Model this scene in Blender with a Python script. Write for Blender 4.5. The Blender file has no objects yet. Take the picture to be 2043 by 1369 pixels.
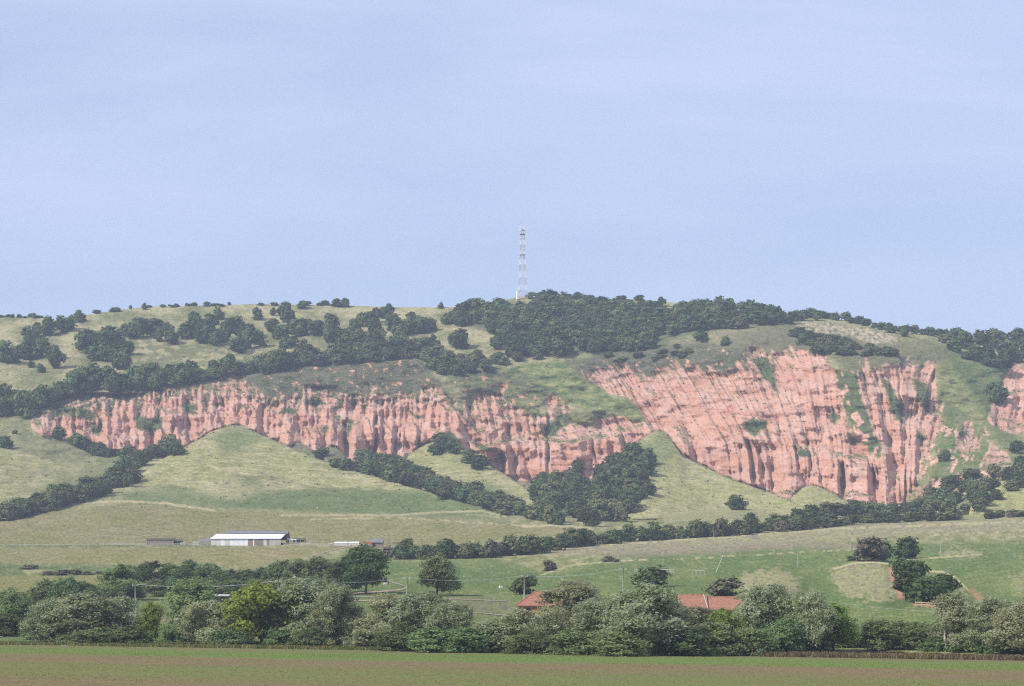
import bpy, math, random
import numpy as np

# ------------------------------------------------------------------ camera, sky, sun, exposure
F, CX, HY, HC = 4600.0, 1021.5, 1240.0, 4.0       # focal length in photo pixels, centre column, eye-level row, eye height
scene = bpy.context.scene
col = scene.collection
cam_d = bpy.data.cameras.new("camera")
cam_d.sensor_width = 36.0
cam_d.lens = F / 2043.0 * 36.0
cam_d.shift_y = (HY - 684.5) / 2043.0
cam_d.clip_start, cam_d.clip_end = 1.0, 60000.0
cam = bpy.data.objects.new("camera", cam_d)
cam.location = (0, 0, HC)
cam.rotation_euler = (math.radians(90), 0, 0)
col.objects.link(cam)
scene.camera = cam

SUN_EL, SUN_AZ = math.radians(40), math.radians(233)     # azimuth clockwise from +Y: behind the camera, to its left
world = bpy.data.worlds.new("World")
scene.world = world
world.use_nodes = True
wn, wl = world.node_tree.nodes, world.node_tree.links
wn.clear()
wout = wn.new("ShaderNodeOutputWorld")
wbg = wn.new("ShaderNodeBackground")
wbg.inputs[1].default_value = 0.10
sky = wn.new("ShaderNodeTexSky")
sky.sky_type = 'NISHITA'
sky.sun_disc = False
sky.sun_elevation = SUN_EL
sky.sun_rotation = SUN_AZ
sky.altitude = 250
sky.air_density, sky.dust_density, sky.ozone_density = 1.0, 0.25, 4.0
# thin cirrus veil: direction projected on a high flat layer
wtc = wn.new("ShaderNodeTexCoord")
wsep = wn.new("ShaderNodeSeparateXYZ")
wl.new(wtc.outputs["Generated"], wsep.inputs[0])
def wmath(op, a, b=None, c=None):
    n = wn.new("ShaderNodeMath"); n.operation = op
    for k, v in enumerate((a, b, c)):
        if v is None: continue
        if isinstance(v, (int, float)): n.inputs[k].default_value = v
        else: wl.new(v, n.inputs[k])
    return n.outputs[0]
zc = wmath('ADD', wmath('MAXIMUM', wsep.outputs[2], 0.0), 0.10)
px_ = wmath('DIVIDE', wsep.outputs[0], zc)
py_ = wmath('DIVIDE', wsep.outputs[1], zc)
wcomb = wn.new("ShaderNodeCombineXYZ")
wl.new(px_, wcomb.inputs[0]); wl.new(py_, wcomb.inputs[1])
wmap = wn.new("ShaderNodeMapping")
wmap.inputs["Rotation"].default_value = (0, 0, math.radians(18))
wmap.inputs["Scale"].default_value = (0.62, 1.25, 1)
wmap.inputs["Location"].default_value = (2.94, 1.80, 0)
wl.new(wcomb.outputs[0], wmap.inputs[0])
cn = wn.new("ShaderNodeTexNoise")
cn.inputs["Scale"].default_value = 0.75
cn.inputs["Detail"].default_value = 7
cn.inputs["Roughness"].default_value = 0.54
cn.inputs["Distortion"].default_value = 0.5
wl.new(wmap.outputs[0], cn.inputs["Vector"])
crmp = wn.new("ShaderNodeValToRGB")
crmp.color_ramp.elements[0].position = 0.38; crmp.color_ramp.elements[0].color = (0.58, 0.58, 0.58, 1)
crmp.color_ramp.elements[1].position = 0.60; crmp.color_ramp.elements[1].color = (0.92, 0.92, 0.92, 1)
wl.new(cn.outputs[0], crmp.inputs[0])
wmix = wn.new("ShaderNodeMixRGB")
wmix.inputs[2].default_value = (5.0, 5.75, 8.0, 1)
wl.new(crmp.outputs[0], wmix.inputs[0])
wl.new(sky.outputs[0], wmix.inputs[1])
wl.new(wmix.outputs[0], wbg.inputs[0])
wl.new(wbg.outputs[0], wout.inputs[0])

HAZE = 0.000155
sun_d = bpy.data.lights.new("sun", 'SUN')
sun_d.energy = 3.6
sun_d.angle = math.radians(0.6)
sun_d.color = (1.0, 0.95, 0.87)
sun = bpy.data.objects.new("sun", sun_d)
sun.rotation_euler = (math.pi / 2 - SUN_EL, 0, math.pi - SUN_AZ)
col.objects.link(sun)

vs = scene.view_settings
vs.view_transform = 'Standard'; vs.look = 'None'; vs.exposure = 0.38; vs.gamma = 1.0; vs.use_curve_mapping = False
scene.render.engine = 'CYCLES'
cy = scene.cycles
cy.use_denoising = False
cy.filter_width = 1.15
cy.max_bounces = 5; cy.diffuse_bounces = 2; cy.glossy_bounces = 1; cy.transmission_bounces = 2; cy.volume_bounces = 0
cy.transparent_max_bounces = 4
cy.caustics_reflective = False; cy.caustics_refractive = False
scene.render.film_transparent = False

# ------------------------------------------------------------------ numeric helpers
rng = np.random.default_rng(7)
random.seed(11)
_perm = rng.permutation(512)
_perm = np.concatenate([_perm, _perm, _perm])
_ga = rng.random(512) * 2 * np.pi
_gx, _gy = np.cos(_ga), np.sin(_ga)

def perlin(x, y, seed=0):
    x = np.asarray(x, float) + seed * 17.13; y = np.asarray(y, float) + seed * 9.71
    xi = np.floor(x).astype(int); yi = np.floor(y).astype(int)
    xf = x - xi; yf = y - yi
    u = xf * xf * xf * (xf * (xf * 6 - 15) + 10); v = yf * yf * yf * (yf * (yf * 6 - 15) + 10)
    def g(ix, iy, dx, dy):
        h = _perm[(_perm[ix & 511] + iy) & 511]
        return _gx[h] * dx + _gy[h] * dy
    a = g(xi, yi, xf, yf); b = g(xi + 1, yi, xf - 1, yf)
    c = g(xi, yi + 1, xf, yf - 1); d = g(xi + 1, yi + 1, xf - 1, yf - 1)
    return ((a + (b - a) * u) + ((c + (d - c) * u) - (a + (b - a) * u)) * v) * 1.5

def fbm(x, y, o=4, seed=0, r=0.5):
    s = 0; a = 1.0
    for k in range(o):
        s = s + a * perlin(x * 2 ** k, y * 2 ** k, seed + k * 3); a *= r
    return s

def sstep(a, b, x):
    t = np.clip((x - a) / (b - a), 0, 1)
    return t * t * (3 - 2 * t)

def inpoly(poly, x, y):
    p = np.asarray(poly, float)
    m = np.zeros(x.shape, bool)
    sel = (x >= p[:, 0].min()) & (x <= p[:, 0].max()) & (y >= p[:, 1].min()) & (y <= p[:, 1].max())
    xs, ys = x[sel], y[sel]
    r = np.zeros(xs.shape, bool)
    for (x0, y0), (x1, y1) in zip(p, np.roll(p, -1, 0)):
        if y0 == y1: continue
        c = ((y0 > ys) != (y1 > ys)) & (xs < (x1 - x0) * (ys - y0) / (y1 - y0) + x0)
        r ^= c
    m[sel] = r
    return m

def gauss1(a, sig, axis):
    if sig <= 0: return a
    n = int(3 * sig) + 1
    k = np.exp(-0.5 * (np.arange(-n, n + 1) / sig) ** 2); k /= k.sum()
    pad = [(0, 0), (0, 0)]; pad[axis] = (n, n)
    b = np.pad(a, pad, mode='edge')
    out = np.zeros_like(a, dtype=float)
    L = a.shape[axis]
    for i, w in enumerate(k):
        out += w * (b[i:i + L, :] if axis == 0 else b[:, i:i + L])
    return out

def blur(a, s): return gauss1(gauss1(a.astype(float), s, 0), s, 1)

def lerp_pts(pts, x):
    p = np.asarray(pts, float)
    return np.interp(x, p[:, 0], p[:, 1])

def tag(o, label=None, cat=None, group=None, kind=None):
    if label: o["label"] = label
    if cat: o["category"] = cat
    if group: o["group"] = group
    if kind: o["kind"] = kind
    return o

# ------------------------------------------------------------------ material helpers
def new_mat(name):
    m = bpy.data.materials.new(name); m.use_nodes = True
    nt = m.node_tree; nt.nodes.clear()
    out = nt.nodes.new("ShaderNodeOutputMaterial")
    return m, nt, out

def flat_mat(name, rgb, rough=0.85, noise=0.25, scale=3.0, metal=0.0, streak=None):
    """painted or weathered surface: base colour broken up by two noises in object space"""
    m, nt, out = new_mat(name)
    N, L = nt.nodes, nt.links
    b = N.new("ShaderNodeBsdfPrincipled")
    b.inputs["Roughness"].default_value = rough; b.inputs["Metallic"].default_value = metal
    b.inputs["Specular IOR Level"].default_value = 0.25
    tc = N.new("ShaderNodeTexCoord"); mp = N.new("ShaderNodeMapping")
    if streak: mp.inputs["Scale"].default_value = streak
    L.new(tc.outputs["Object"], mp.inputs[0])
    nz = N.new("ShaderNodeTexNoise"); nz.inputs["Scale"].default_value = scale; nz.inputs["Detail"].default_value = 5
    L.new(mp.outputs[0], nz.inputs["Vector"])
    mx = N.new("ShaderNodeMixRGB")
    mx.inputs[1].default_value = tuple(c * (1 - noise) for c in rgb) + (1,)
    mx.inputs[2].default_value = tuple(min(1, c * (1 + noise)) for c in rgb) + (1,)
    rp = N.new("ShaderNodeValToRGB"); rp.color_ramp.elements[0].position = 0.3; rp.color_ramp.elements[1].position = 0.7
    L.new(nz.outputs[0], rp.inputs[0]); L.new(rp.outputs[0], mx.inputs[0])
    L.new(mx.outputs[0], b.inputs["Base Color"])
    L.new(b.outputs[0], out.inputs[0])
    return m

def leaf_mat(name, stops, trans=0.25, vary=0.25):
    """foliage: colour ramp over the per-leaf 'tone' attribute, tree-to-tree variation from Object Info"""
    m, nt, out = new_mat(name)
    N, L = nt.nodes, nt.links
    at = N.new("ShaderNodeAttribute"); at.attribute_name = "tone"
    rp = N.new("ShaderNodeValToRGB")
    e = rp.color_ramp.elements
    e[0].position, e[0].color = stops[0][0], stops[0][1] + (1,)
    e[1].position, e[1].color = stops[-1][0], stops[-1][1] + (1,)
    for p, c in stops[1:-1]:
        k = e.new(p); k.color = c + (1,)
    L.new(at.outputs["Fac"], rp.inputs[0])
    oi = N.new("ShaderNodeObjectInfo")
    hs = N.new("ShaderNodeHueSaturation")
    mr = N.new("ShaderNodeMapRange"); mr.inputs[3].default_value = 1 - vary; mr.inputs[4].default_value = 1 + vary
    L.new(oi.outputs["Random"], mr.inputs[0]); L.new(mr.outputs[0], hs.inputs["Value"])
    m2 = N.new("ShaderNodeMath"); m2.operation = 'MULTIPLY'; m2.inputs[1].default_value = 7.31
    m3 = N.new("ShaderNodeMath"); m3.operation = 'FRACT'
    L.new(oi.outputs["Random"], m2.inputs[0]); L.new(m2.outputs[0], m3.inputs[0])
    mr2 = N.new("ShaderNodeMapRange"); mr2.inputs[3].default_value = 0.462; mr2.inputs[4].default_value = 0.522
    L.new(m3.outputs[0], mr2.inputs[0]); L.new(mr2.outputs[0], hs.inputs["Hue"])
    L.new(rp.outputs[0], hs.inputs["Color"])
    d = N.new("ShaderNodeBsdfDiffuse"); t = N.new("ShaderNodeBsdfTranslucent"); mx = N.new("ShaderNodeMixShader")
    mx.inputs[0].default_value = trans
    L.new(hs.outputs[0], d.inputs[0]); L.new(hs.outputs[0], t.inputs[0])
    L.new(d.outputs[0], mx.inputs[1]); L.new(t.outputs[0], mx.inputs[2]); L.new(mx.outputs[0], out.inputs[0])
    return m

# ------------------------------------------------------------------ the land as a relief: depth for each sight line
VB = [(-900, 1284), (0, 1286), (500, 1290), (750, 1294), (1000, 1300), (1250, 1306), (1500, 1306), (1750, 1306), (2043, 1316), (2900, 1322)]
C0, C1 = -0.497, -0.009
def d_plane(u, v): return (HC - C0) * F / np.maximum((v - HY) + C1 * (u - CX), 8.0)

us = np.concatenate([np.linspace(-900, -180, 40), np.arange(-162, 2206, 1.8), np.linspace(2225, 2950, 40)])
vsr = np.concatenate([np.arange(540, 690, 1.7), np.arange(690, 1025, 1.1), np.arange(1025, 1150, 1.5), np.arange(1150, 1336, 2.5)])
U, V = np.meshgrid(us, vsr)
Uc = np.clip(U, -170, 2215)

SKY = [(-170, 640), (0, 632), (85, 634), (120, 640), (160, 630), (240, 618), (300, 612), (400, 610), (500, 607), (600, 608), (700, 610), (780, 613), (900, 613),
       (960, 610), (1000, 600), (1040, 592), (1100, 592), (1180, 596), (1260, 597), (1300, 600), (1370, 606), (1450, 618), (1520, 622), (1580, 633), (1640, 633),
       (1700, 641), (1750, 656), (1800, 662), (1860, 668), (1900, 672), (1960, 676), (2043, 672), (2215, 664)]
ANCH = {
    0:    [(1268, 425), (1195, 590), (1150, 750), (1090, 1000), (1040, 1180), (960, 1290), (900, 1390), (835, 1480), (780, 1530), (720, 1610), (632, 1780), (540, 1950)],
    250:  [(1245, 445), (1195, 570), (1150, 740), (1085, 1000), (1010, 1190), (960, 1290), (905, 1465), (870, 1480), (775, 1530), (740, 1565), (700, 1630), (618, 1790), (540, 1950)],
    500:  [(1245, 435), (1200, 540), (1150, 720), (1088, 1000), (1012, 1180), (950, 1300), (890, 1475), (775, 1535), (745, 1565), (700, 1635), (606, 1795), (540, 1950)],
    750:  [(1245, 425), (1195, 510), (1150, 640), (1100, 900), (1085, 1000), (1030, 1130), (960, 1320), (920, 1485), (785, 1545), (720, 1585), (670, 1660), (612, 1800), (540, 1950)],
    1000: [(1245, 410), (1200, 490), (1110, 830), (1075, 1000), (1030, 1150), (965, 1475), (880, 1498), (760, 1555), (720, 1585), (650, 1690), (600, 1790), (540, 1950)],
    1250: [(1245, 400), (1180, 500), (1100, 850), (1060, 1050), (1040, 1200), (960, 1465), (880, 1488), (850, 1510), (745, 1565), (700, 1600), (590, 1790), (540, 1950)],
    1500: [(1245, 390), (1170, 500), (1100, 830), (1045, 1080), (1020, 1220), (985, 1395), (880, 1428), (720, 1510), (660, 1575), (613, 1750), (540, 1950)],
    1750: [(1245, 385), (1180, 490), (1100, 800), (1040, 1060), (1020, 1335), (900, 1372), (740, 1450), (690, 1505), (655, 1660), (540, 1950)],
    2043: [(1245, 380), (1190, 480), (1100, 780), (1040, 1040), (1010, 1150), (950, 1260), (880, 1410), (820, 1495), (730, 1550), (668, 1780), (540, 1950)],
}
ANCH[-170] = ANCH[0]; ANCH[2215] = ANCH[2043]
au = sorted(ANCH)
prof = []
for a in au:
    vb = float(lerp_pts(VB, a))
    pts = [(1345, float(d_plane(a, 1345))), (vb, float(d_plane(a, vb)))] + ANCH[a]
    p = np.array(sorted(pts))
    prof.append(np.interp(vsr, p[:, 0], p[:, 1]))
prof = np.array(prof)                                       # anchors x rows
ii = np.clip(np.searchsorted(au, us) - 1, 0, len(au) - 2)
tt = np.clip((us - np.array(au)[ii]) / (np.array(au)[ii + 1] - np.array(au)[ii]), 0, 1)
tt = tt * tt * (3 - 2 * tt)
D = (prof[ii] * (1 - tt)[:, None] + prof[ii + 1] * tt[:, None]).T.copy()
# smooth along rows (knots of the profiles), more in the meadows than at the cliff
low = sstep(1025, 1080, V)
D = blur(D, 7) * (1 - low) + blur(D, 10) * low
VBg = lerp_pts(VB, U)
pl = d_plane(U, V)
D = np.where(V > VBg - 6, pl + (D - pl) * np.clip((VBg - V) / 6, 0, 1), D)
D_open = D.copy()

# small unevenness of the grassy slopes
hill_w = 1 - low
D += hill_w * (9 * fbm(Uc / 150, V / 70, 4, 21) + 3.0 * fbm(Uc / 40, V / 22, 3, 25)) * sstep(560, 700, V)
D += low * sstep(1290, 1240, V) * (V < 1288) * (6 * fbm(Uc / 260, V / 40, 3, 31))

# rounded spurs and grass cones that stand in front: crest line in sight lines, distance of the crest, forward run per row
def smooth1(a, sig):
    n = int(3 * sig); k = np.exp(-0.5 * (np.arange(-n, n + 1) / sig) ** 2); k /= k.sum()
    return np.convolve(np.pad(a, n, mode='edge'), k, 'valid')
def spur(crest, yc, k, rise=60.0, vmax=1035):
    """crest: (u, v) polyline; yc: (u, distance) polyline; k: metres nearer for each row below the crest"""
    global D
    cu = np.array(crest, float)
    sel = (U >= cu[0, 0]) & (U <= cu[-1, 0])
    c = (smooth1(lerp_pts(crest, us), 6.5) + 1.2 * fbm(us / 26, us * 0 + cu[0, 0], 3, 41))[None, :]
    A = smooth1(lerp_pts(yc, us) + k * lerp_pts(crest, us), 26)[None, :]
    d0 = A - k * c + 5 * fbm(Uc / 70, V / 60, 3, 43)
    below = V - c
    dd = np.where(below > 0, d0 - k * below, d0 - rise * below)
    # round the crest over a few rows
    dd = np.where(below > 0, dd - 7.0 * np.minimum(1, 1 - np.exp(-np.maximum(below, 0) / 7)), dd)
    dd = dd + 4.0 * np.maximum(V - vmax, 0)
    ends = np.minimum(U - cu[0, 0], cu[-1, 0] - U)
    dd = dd + 6.0 * np.maximum(12 - ends, 0) * (below > 0)
    D = np.where(sel & (dd < D), dd, D)
    return sel & (below > 0) & (D >= dd - 0.5)

M_left = spur([(-170, 885), (-60, 888), (0, 893), (60, 905), (120, 925), (180, 948), (235, 975)], [(-170, 1370), (0, 1385), (120, 1375), (235, 1300)], 1.5)
M_c1 = spur([(215, 985), (235, 975), (270, 955), (300, 935), (325, 918), (370, 893), (420, 864), (450, 852), (475, 848), (500, 858), (545, 880), (600, 903), (650, 923), (700, 939),
             (780, 960), (830, 975), (900, 998), (960, 1014), (1010, 1030)],
            [(215, 1260), (300, 1330), (400, 1400), (475, 1445), (545, 1405), (650, 1355), (780, 1290), (900, 1210), (1010, 1150)], 1.35)
M_c1b = spur([(560, 906), (578, 888), (592, 878), (612, 890), (640, 912)], [(560, 1450), (592, 1470), (640, 1440)], 1.2)
M_c1c = spur([(636, 908), (648, 886), (662, 882), (680, 900), (700, 928)], [(636, 1450), (660, 1470), (700, 1440)], 1.2)
M_c2 = spur([(798, 945), (805, 918), (830, 897), (860, 883), (885, 879), (905, 887), (940, 909), (985, 935), (1040, 968), (1098, 1006)],
            [(798, 1415), (830, 1445), (885, 1468), (940, 1430), (985, 1390), (1040, 1340), (1098, 1270)], 1.4)
M_c4 = spur([(1200, 985), (1225, 930), (1260, 895), (1290, 868), (1320, 858), (1334, 860), (1343, 885), (1356, 908), (1400, 929), (1450, 954), (1490, 969), (1540, 985), (1590, 1004), (1640, 1034)],
            [(1200, 1330), (1260, 1400), (1325, 1442), (1400, 1392), (1490, 1330), (1590, 1250), (1640, 1190)], 1.45)
M_c5 = spur([(1560, 1012), (1582, 992), (1600, 972), (1616, 966), (1650, 978), (1690, 1001), (1740, 1012), (1790, 1024)], [(1560, 1285), (1610, 1335), (1650, 1330), (1740, 1300), (1790, 1270)], 1.6)
M_r1 = spur([(1925, 1020), (1960, 990), (2000, 968), (2050, 942), (2215, 900)], [(1925, 1130), (1990, 1190), (2050, 1230), (2215, 1280)], 1.5)
M_past = spur([(-170, 748), (0, 742), (80, 730), (160, 721), (220, 722), (262, 730), (300, 752)], [(-170, 1590), (0, 1598), (160, 1625), (300, 1590)], 1.6, vmax=783)
# grass mounds in the meadow
MOUNDS = [[(1466, 1180), (1480, 1150), (1505, 1137), (1535, 1131), (1560, 1138), (1590, 1155), (1612, 1172), (1600, 1182)], [(1652, 1140), (1700, 1124), (1740, 1121), (1770, 1124), (1780, 1150), (1800, 1180), (1808, 1196), (1760, 1202), (1700, 1196), (1662, 1170)],
          [(1845, 1142), (1880, 1141), (1910, 1156), (1930, 1176), (1936, 1190), (1912, 1176), (1880, 1155)], [(1850, 1108), (1885, 1097), (1925, 1092), (1960, 1100), (1985, 1108), (1920, 1110)], [(1990, 1168), (2043, 1135), (2120, 1120), (2215, 1150), (2215, 1170), (2043, 1185)]]
mmask = [inpoly(p, U + 5 * fbm(U / 20, V / 12, 2, 45), V + 2 * fbm(U / 20, V / 12, 2, 47)) for p in MOUNDS]
for m_0 in mmask: D = D - 34 * blur(m_0, 9) - 16 * blur(m_0, 4)

# ------------------------------------------------------------------ the red cliff
R1 = [(62, 832), (95, 815), (125, 800), (190, 785), (250, 778), (330, 770), (400, 762), (440, 750), (480, 748), (510, 772), (528, 793), (582, 793), (588, 774), (650, 773), (662, 783),
      (700, 790), (722, 795), (738, 772), (758, 772), (770, 790), (800, 785), (838, 783), (868, 772), (885, 785), (900, 800), (930, 835), (945, 790), (965, 780), (985, 800), (993, 765),
      (1012, 762), (1006, 790), (1010, 812), (1040, 820), (1060, 830), (1086, 830), (1094, 790), (1110, 788), (1142, 815), (1120, 835), (1100, 855), (1088, 878), (1120, 862), (1145, 848),
      (1165, 845), (1180, 850), (1215, 835), (1240, 826), (1262, 835), (1290, 845), (1330, 840), (1340, 862), (1335, 880), (1290, 880), (1260, 905), (1230, 935), (1200, 955), (1160, 974),
      (1100, 974), (1050, 972), (1000, 958), (960, 935), (900, 895), (850, 890), (800, 915), (770, 925), (700, 922), (640, 912), (590, 908), (545, 890), (500, 866), (470, 856), (420, 872),
      (370, 902), (300, 903), (205, 900), (165, 880), (110, 860)]
R2 = [(1160, 748), (1235, 735), (1258, 742), (1278, 757), (1310, 745), (1350, 733), (1380, 745), (1420, 745), (1460, 742), (1478, 725), (1495, 745), (1487, 705), (1520, 698), (1545, 712),
      (1570, 702), (1605, 700), (1640, 715), (1662, 737), (1668, 780), (1690, 830), (1700, 862), (1735, 905), (1760, 915), (1775, 930), (1800, 950), (1812, 990), (1800, 1024), (1740, 1016),
      (1690, 1004), (1650, 980), (1610, 970), (1592, 1008), (1540, 990), (1490, 975), (1450, 960), (1400, 935), (1343, 914), (1338, 866), (1300, 842), (1275, 815), (1255, 795), (1215, 788), (1190, 775)]
R3 = [(1715, 735), (1728, 728), (1745, 740), (1762, 742), (1790, 730), (1830, 728), (1862, 728), (1870, 770), (1868, 800), (1882, 850), (1862, 880), (1850, 905), (1830, 960), (1815, 990),
      (1800, 960), (1775, 930), (1760, 900), (1745, 860), (1733, 810), (1720, 770)]
R4 = [(1988, 800), (2003, 757), (2018, 728), (2050, 728), (2215, 722), (2215, 850), (2060, 855), (2030, 852), (1993, 840)]
R5 = [(1925, 850), (1935, 838), (1945, 868), (1960, 890), (1935, 906), (1903, 905), (1915, 880)]
R6 = [(1960, 922), (1985, 893), (2010, 915), (2037, 938), (1990, 942), (1965, 935)]
R7 = [(1822, 992), (1850, 965), (1890, 957), (1903, 944), (1955, 944), (1945, 965), (1900, 980), (1860, 987)]
GREEN_IN = [[(1483, 838), (1532, 836), (1524, 858), (1500, 872), (1482, 856)], [(1756, 755), (1772, 755), (1795, 800), (1806, 822), (1803, 845), (1785, 835), (1774, 800)],
            [(1820, 755), (1850, 765), (1856, 800), (1850, 830), (1834, 800)], [(1500, 714), (1530, 714), (1542, 748), (1558, 788), (1540, 772), (1518, 745)],
            [(150, 812), (182, 817), (192, 838), (152, 836)], [(266, 832), (320, 834), (327, 855), (280, 862)], [(180, 842), (202, 850), (198, 870), (180, 862)], [(366, 800), (392, 804), (386, 830), (368, 826)],
            [(105, 808), (140, 806), (150, 822), (108, 830)], [(558, 812), (592, 818), (586, 832), (558, 828)], [(1050, 800), (1080, 790), (1090, 830), (1060, 832)], [(690, 830), (705, 840), (700, 868), (692, 880)],
            [(815, 820), (840, 828), (852, 840), (830, 836)], [(1085, 850), (1130, 822), (1160, 820), (1200, 815), (1225, 830), (1180, 845), (1140, 845), (1110, 862), (1090, 885)], [(1660, 820), (1672, 828), (1668, 850), (1656, 842)],
            [(1590, 892), (1612, 900), (1622, 912), (1600, 912)], [(1830, 860), (1846, 868), (1838, 890)], [(880, 862), (905, 858), (915, 885), (895, 880)], [(935, 880), (975, 892), (1000, 902), (960, 900)],
            [(640, 845), (655, 850), (648, 868)], [(600, 800), (640, 796), (655, 806), (620, 812)]]
# lean of the gullies (columns drift sideways as they run down)
lean = lerp_pts([(-170, 0.0), (880, 0.0), (960, 0.25), (1100, 0.15), (1180, 0.62), (1450, 0.62), (1560, 0.42), (1640, 0.12), (1700, 0.10), (1730, 0.32), (1790, 0.1), (1860, -0.3), (1900, -0.2), (2215, 0)], Uc)
VT = lerp_pts([(-170, 800), (880, 800), (1000, 880), (1290, 858), (1340, 870), (1450, 884), (1600, 905), (1700, 925), (1800, 965), (1830, 990), (1900, 960), (2215, 900)], Uc)
low_face = sstep(0, 26, V - VT)
S = Uc - lean * (np.minimum(V, VT) - 800) - 0.25 * lean * np.maximum(V - VT, 0)
Sx = S + 3.5 * fbm(Uc / 40, V / 40, 2, 61)
wu = Uc + 5 * fbm(Uc / 22, V / 22, 3, 51); wv = V + 5 * fbm(Uc / 22 + 40, V / 22, 3, 55)
# pinnacles and buttresses: each starts at a point and widens downwards; the union gives sharp gullies between them
def pinnacles(s0, s1, tops, spread_v, spacing, w0, g, wmax, c, run, seed, dst):
    r_ = np.random.default_rng(seed); x = s0
    while x < s1:
        T = float(lerp_pts(tops, x)) + r_.uniform(-spread_v, spread_v); big = r_.uniform(.65, 1.45)
        j0, j1 = np.searchsorted(vsr, T - 6), np.searchsorted(vsr, T + run * big + 62)
        i0, i1 = np.searchsorted(us, x - 170), np.searchsorted(us, x + 200)
        sw_, vv_ = Sw[j0:j1, i0:i1], V[j0:j1, i0:i1]
        off = np.abs(sw_ - x - 2.0 * perlin(vv_[:, :1] / 16, vv_[:, :1] * 0 + x, seed))
        dv_ = vv_ - T
        wid = np.minimum(w0 + g * np.maximum(dv_, 0), wmax * big)
        h_ = c * (wid - off) * sstep(-2, 3, dv_) * (1 - sstep(run * big * .5, run * big + 60, dv_))
        dst[j0:j1, i0:i1] = np.maximum(dst[j0:j1, i0:i1], h_)
        x += spacing * r_.choice([.4, .7, 1.0, 1.3, 1.7]) * r_.uniform(.85, 1.15)
Sw = S + 1.2 * fbm(Uc / 14, V / 14, 2, 66)
P1 = np.zeros(U.shape); P2 = np.zeros(U.shape)
TOP_L = [(60, 835), (150, 800), (250, 785), (350, 775), (440, 762), (480, 755), (530, 792), (585, 778), (650, 776), (700, 790), (770, 790), (860, 775), (900, 805), (950, 790), (1000, 780)]
pinnacles(66, 1010, TOP_L, 9, 17, 2.0, .20, 12, .55, 70, 301, P1)
pinnacles(66, 960, [(60, 845), (150, 826), (250, 822), (380, 812), (470, 800), (540, 806), (650, 808), (740, 806), (820, 800), (880, 800), (960, 850)], 14, 30, 2.0, .34, 30, .60, 100, 302, P1)
pinnacles(70, 940, [(60, 855), (120, 858), (200, 862), (300, 858), (380, 850), (470, 840), (560, 838), (650, 840), (730, 835), (800, 842), (900, 862)], 15, 56, 3.0, .46, 52, .56, 150, 303, P1)
pinnacles(940, 1330, [(940, 905), (1000, 884), (1060, 876), (1140, 884), (1200, 868), (1290, 850)], 4, 38, 9.0, .20, 30, .60, 120, 304, P1)
pinnacles(960, 1140, [(960, 800), (1000, 780), (1050, 828), (1100, 800), (1140, 820)], 8, 18, 1.5, .22, 16, .6, 80, 305, P1)
# right-hand face: long narrow ribs that start as fingers on the rim
TOP_R = [(1150, 748), (1235, 737), (1278, 752), (1350, 738), (1420, 742), (1465, 735), (1500, 705), (1560, 704), (1610, 700), (1640, 715), (1665, 737)]
def s_of(u, v): return u - float(np.interp(u, Uc[0], lean[0])) * (v - 800)
TOP_RS = sorted((s_of(u, v), v) for u, v in TOP_R)
pinnacles(TOP_RS[0][0], TOP_RS[-1][0], TOP_RS, 10, 12, 1.4, .13, 9, .55, 75, 306, P2)
pinnacles(1200, 1690, [(1200, 765), (1300, 772), (1450, 775), (1600, 760), (1690, 800)], 14, 34, 1.5, .22, 26, .46, 150, 307, P2)
pinnacles(1300, 1720, [(1300, 818), (1450, 832), (1600, 840), (1720, 860)], 16, 58, 2.0, .36, 50, .46, 170, 308, P2)
pinnacles(1345, 1800, [(1345, 880), (1420, 880), (1500, 862), (1560, 872), (1620, 888), (1700, 898), (1760, 925), (1800, 955)], 14, 54, 5.0, .44, 54, .56, 170, 309, P2)
TOP_3S = sorted((s_of(u, v), v) for u, v in [(1715, 737), (1745, 740), (1762, 742), (1790, 732), (1830, 730), (1866, 732)])
pinnacles(TOP_3S[0][0] - 6, TOP_3S[-1][0] + 6, TOP_3S, 6, 14, 1.4, .12, 10, .5, 90, 310, P2)
pinnacles(1725, 1880, [(1725, 810), (1800, 815), (1880, 830)], 14, 34, 2.0, .26, 28, .5, 150, 311, P2)
pinnacles(1985, 2215, [(1985, 790), (2020, 735), (2215, 730)], 8, 15, 2.0, .2, 14, .6, 110, 312, P2)
PP = np.maximum(P1, P2)
# torn upper rims: fingers of bare earth reaching up into the grass
wv2 = wv + (10 + 16 * sstep(1150, 1230, Uc)) * (np.abs(perlin(Sx / 9, V / 90, 57)) + 0.6 * np.abs(perlin(Sx / 4.5, V / 60, 58)) - 0.35) * (1 - low_face)
rock = np.zeros(U.shape, bool)
for p in (R1, R2, R3, R4, R5, R6, R7): rock |= inpoly(p, wu, wv2)
near = blur(rock, 9) > .06
rock |= near & (PP > .45) & (V < 870)
WEDGE = [(985, 740), (1040, 722), (1130, 714), (1165, 752), (1220, 788), (1258, 796), (1292, 843), (1262, 840), (1235, 829), (1180, 820), (1130, 808), (1112, 786), (1092, 786), (1060, 772), (1015, 758)]
rock &= ~inpoly(WEDGE, Uc + 3 * fbm(Uc / 12, V / 12, 2, 59), V + 3 * fbm(Uc / 12 + 5, V / 12, 2, 60))
rock &= ~inpoly([(1668, 742), (1706, 750), (1728, 820), (1756, 892), (1742, 896), (1708, 862), (1682, 800)], wu, wv)
front = M_c1 | M_c2 | M_c4 | M_left | M_c1b | M_c1c | M_c5 | M_r1
rock &= ~front
green_in = np.zeros(U.shape, bool)
for p in GREEN_IN: green_in |= inpoly(p, wu, wv)
rw = blur(rock, 4.0)
rw = np.clip(rw * 1.15, 0, 1) * (~front)

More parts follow.
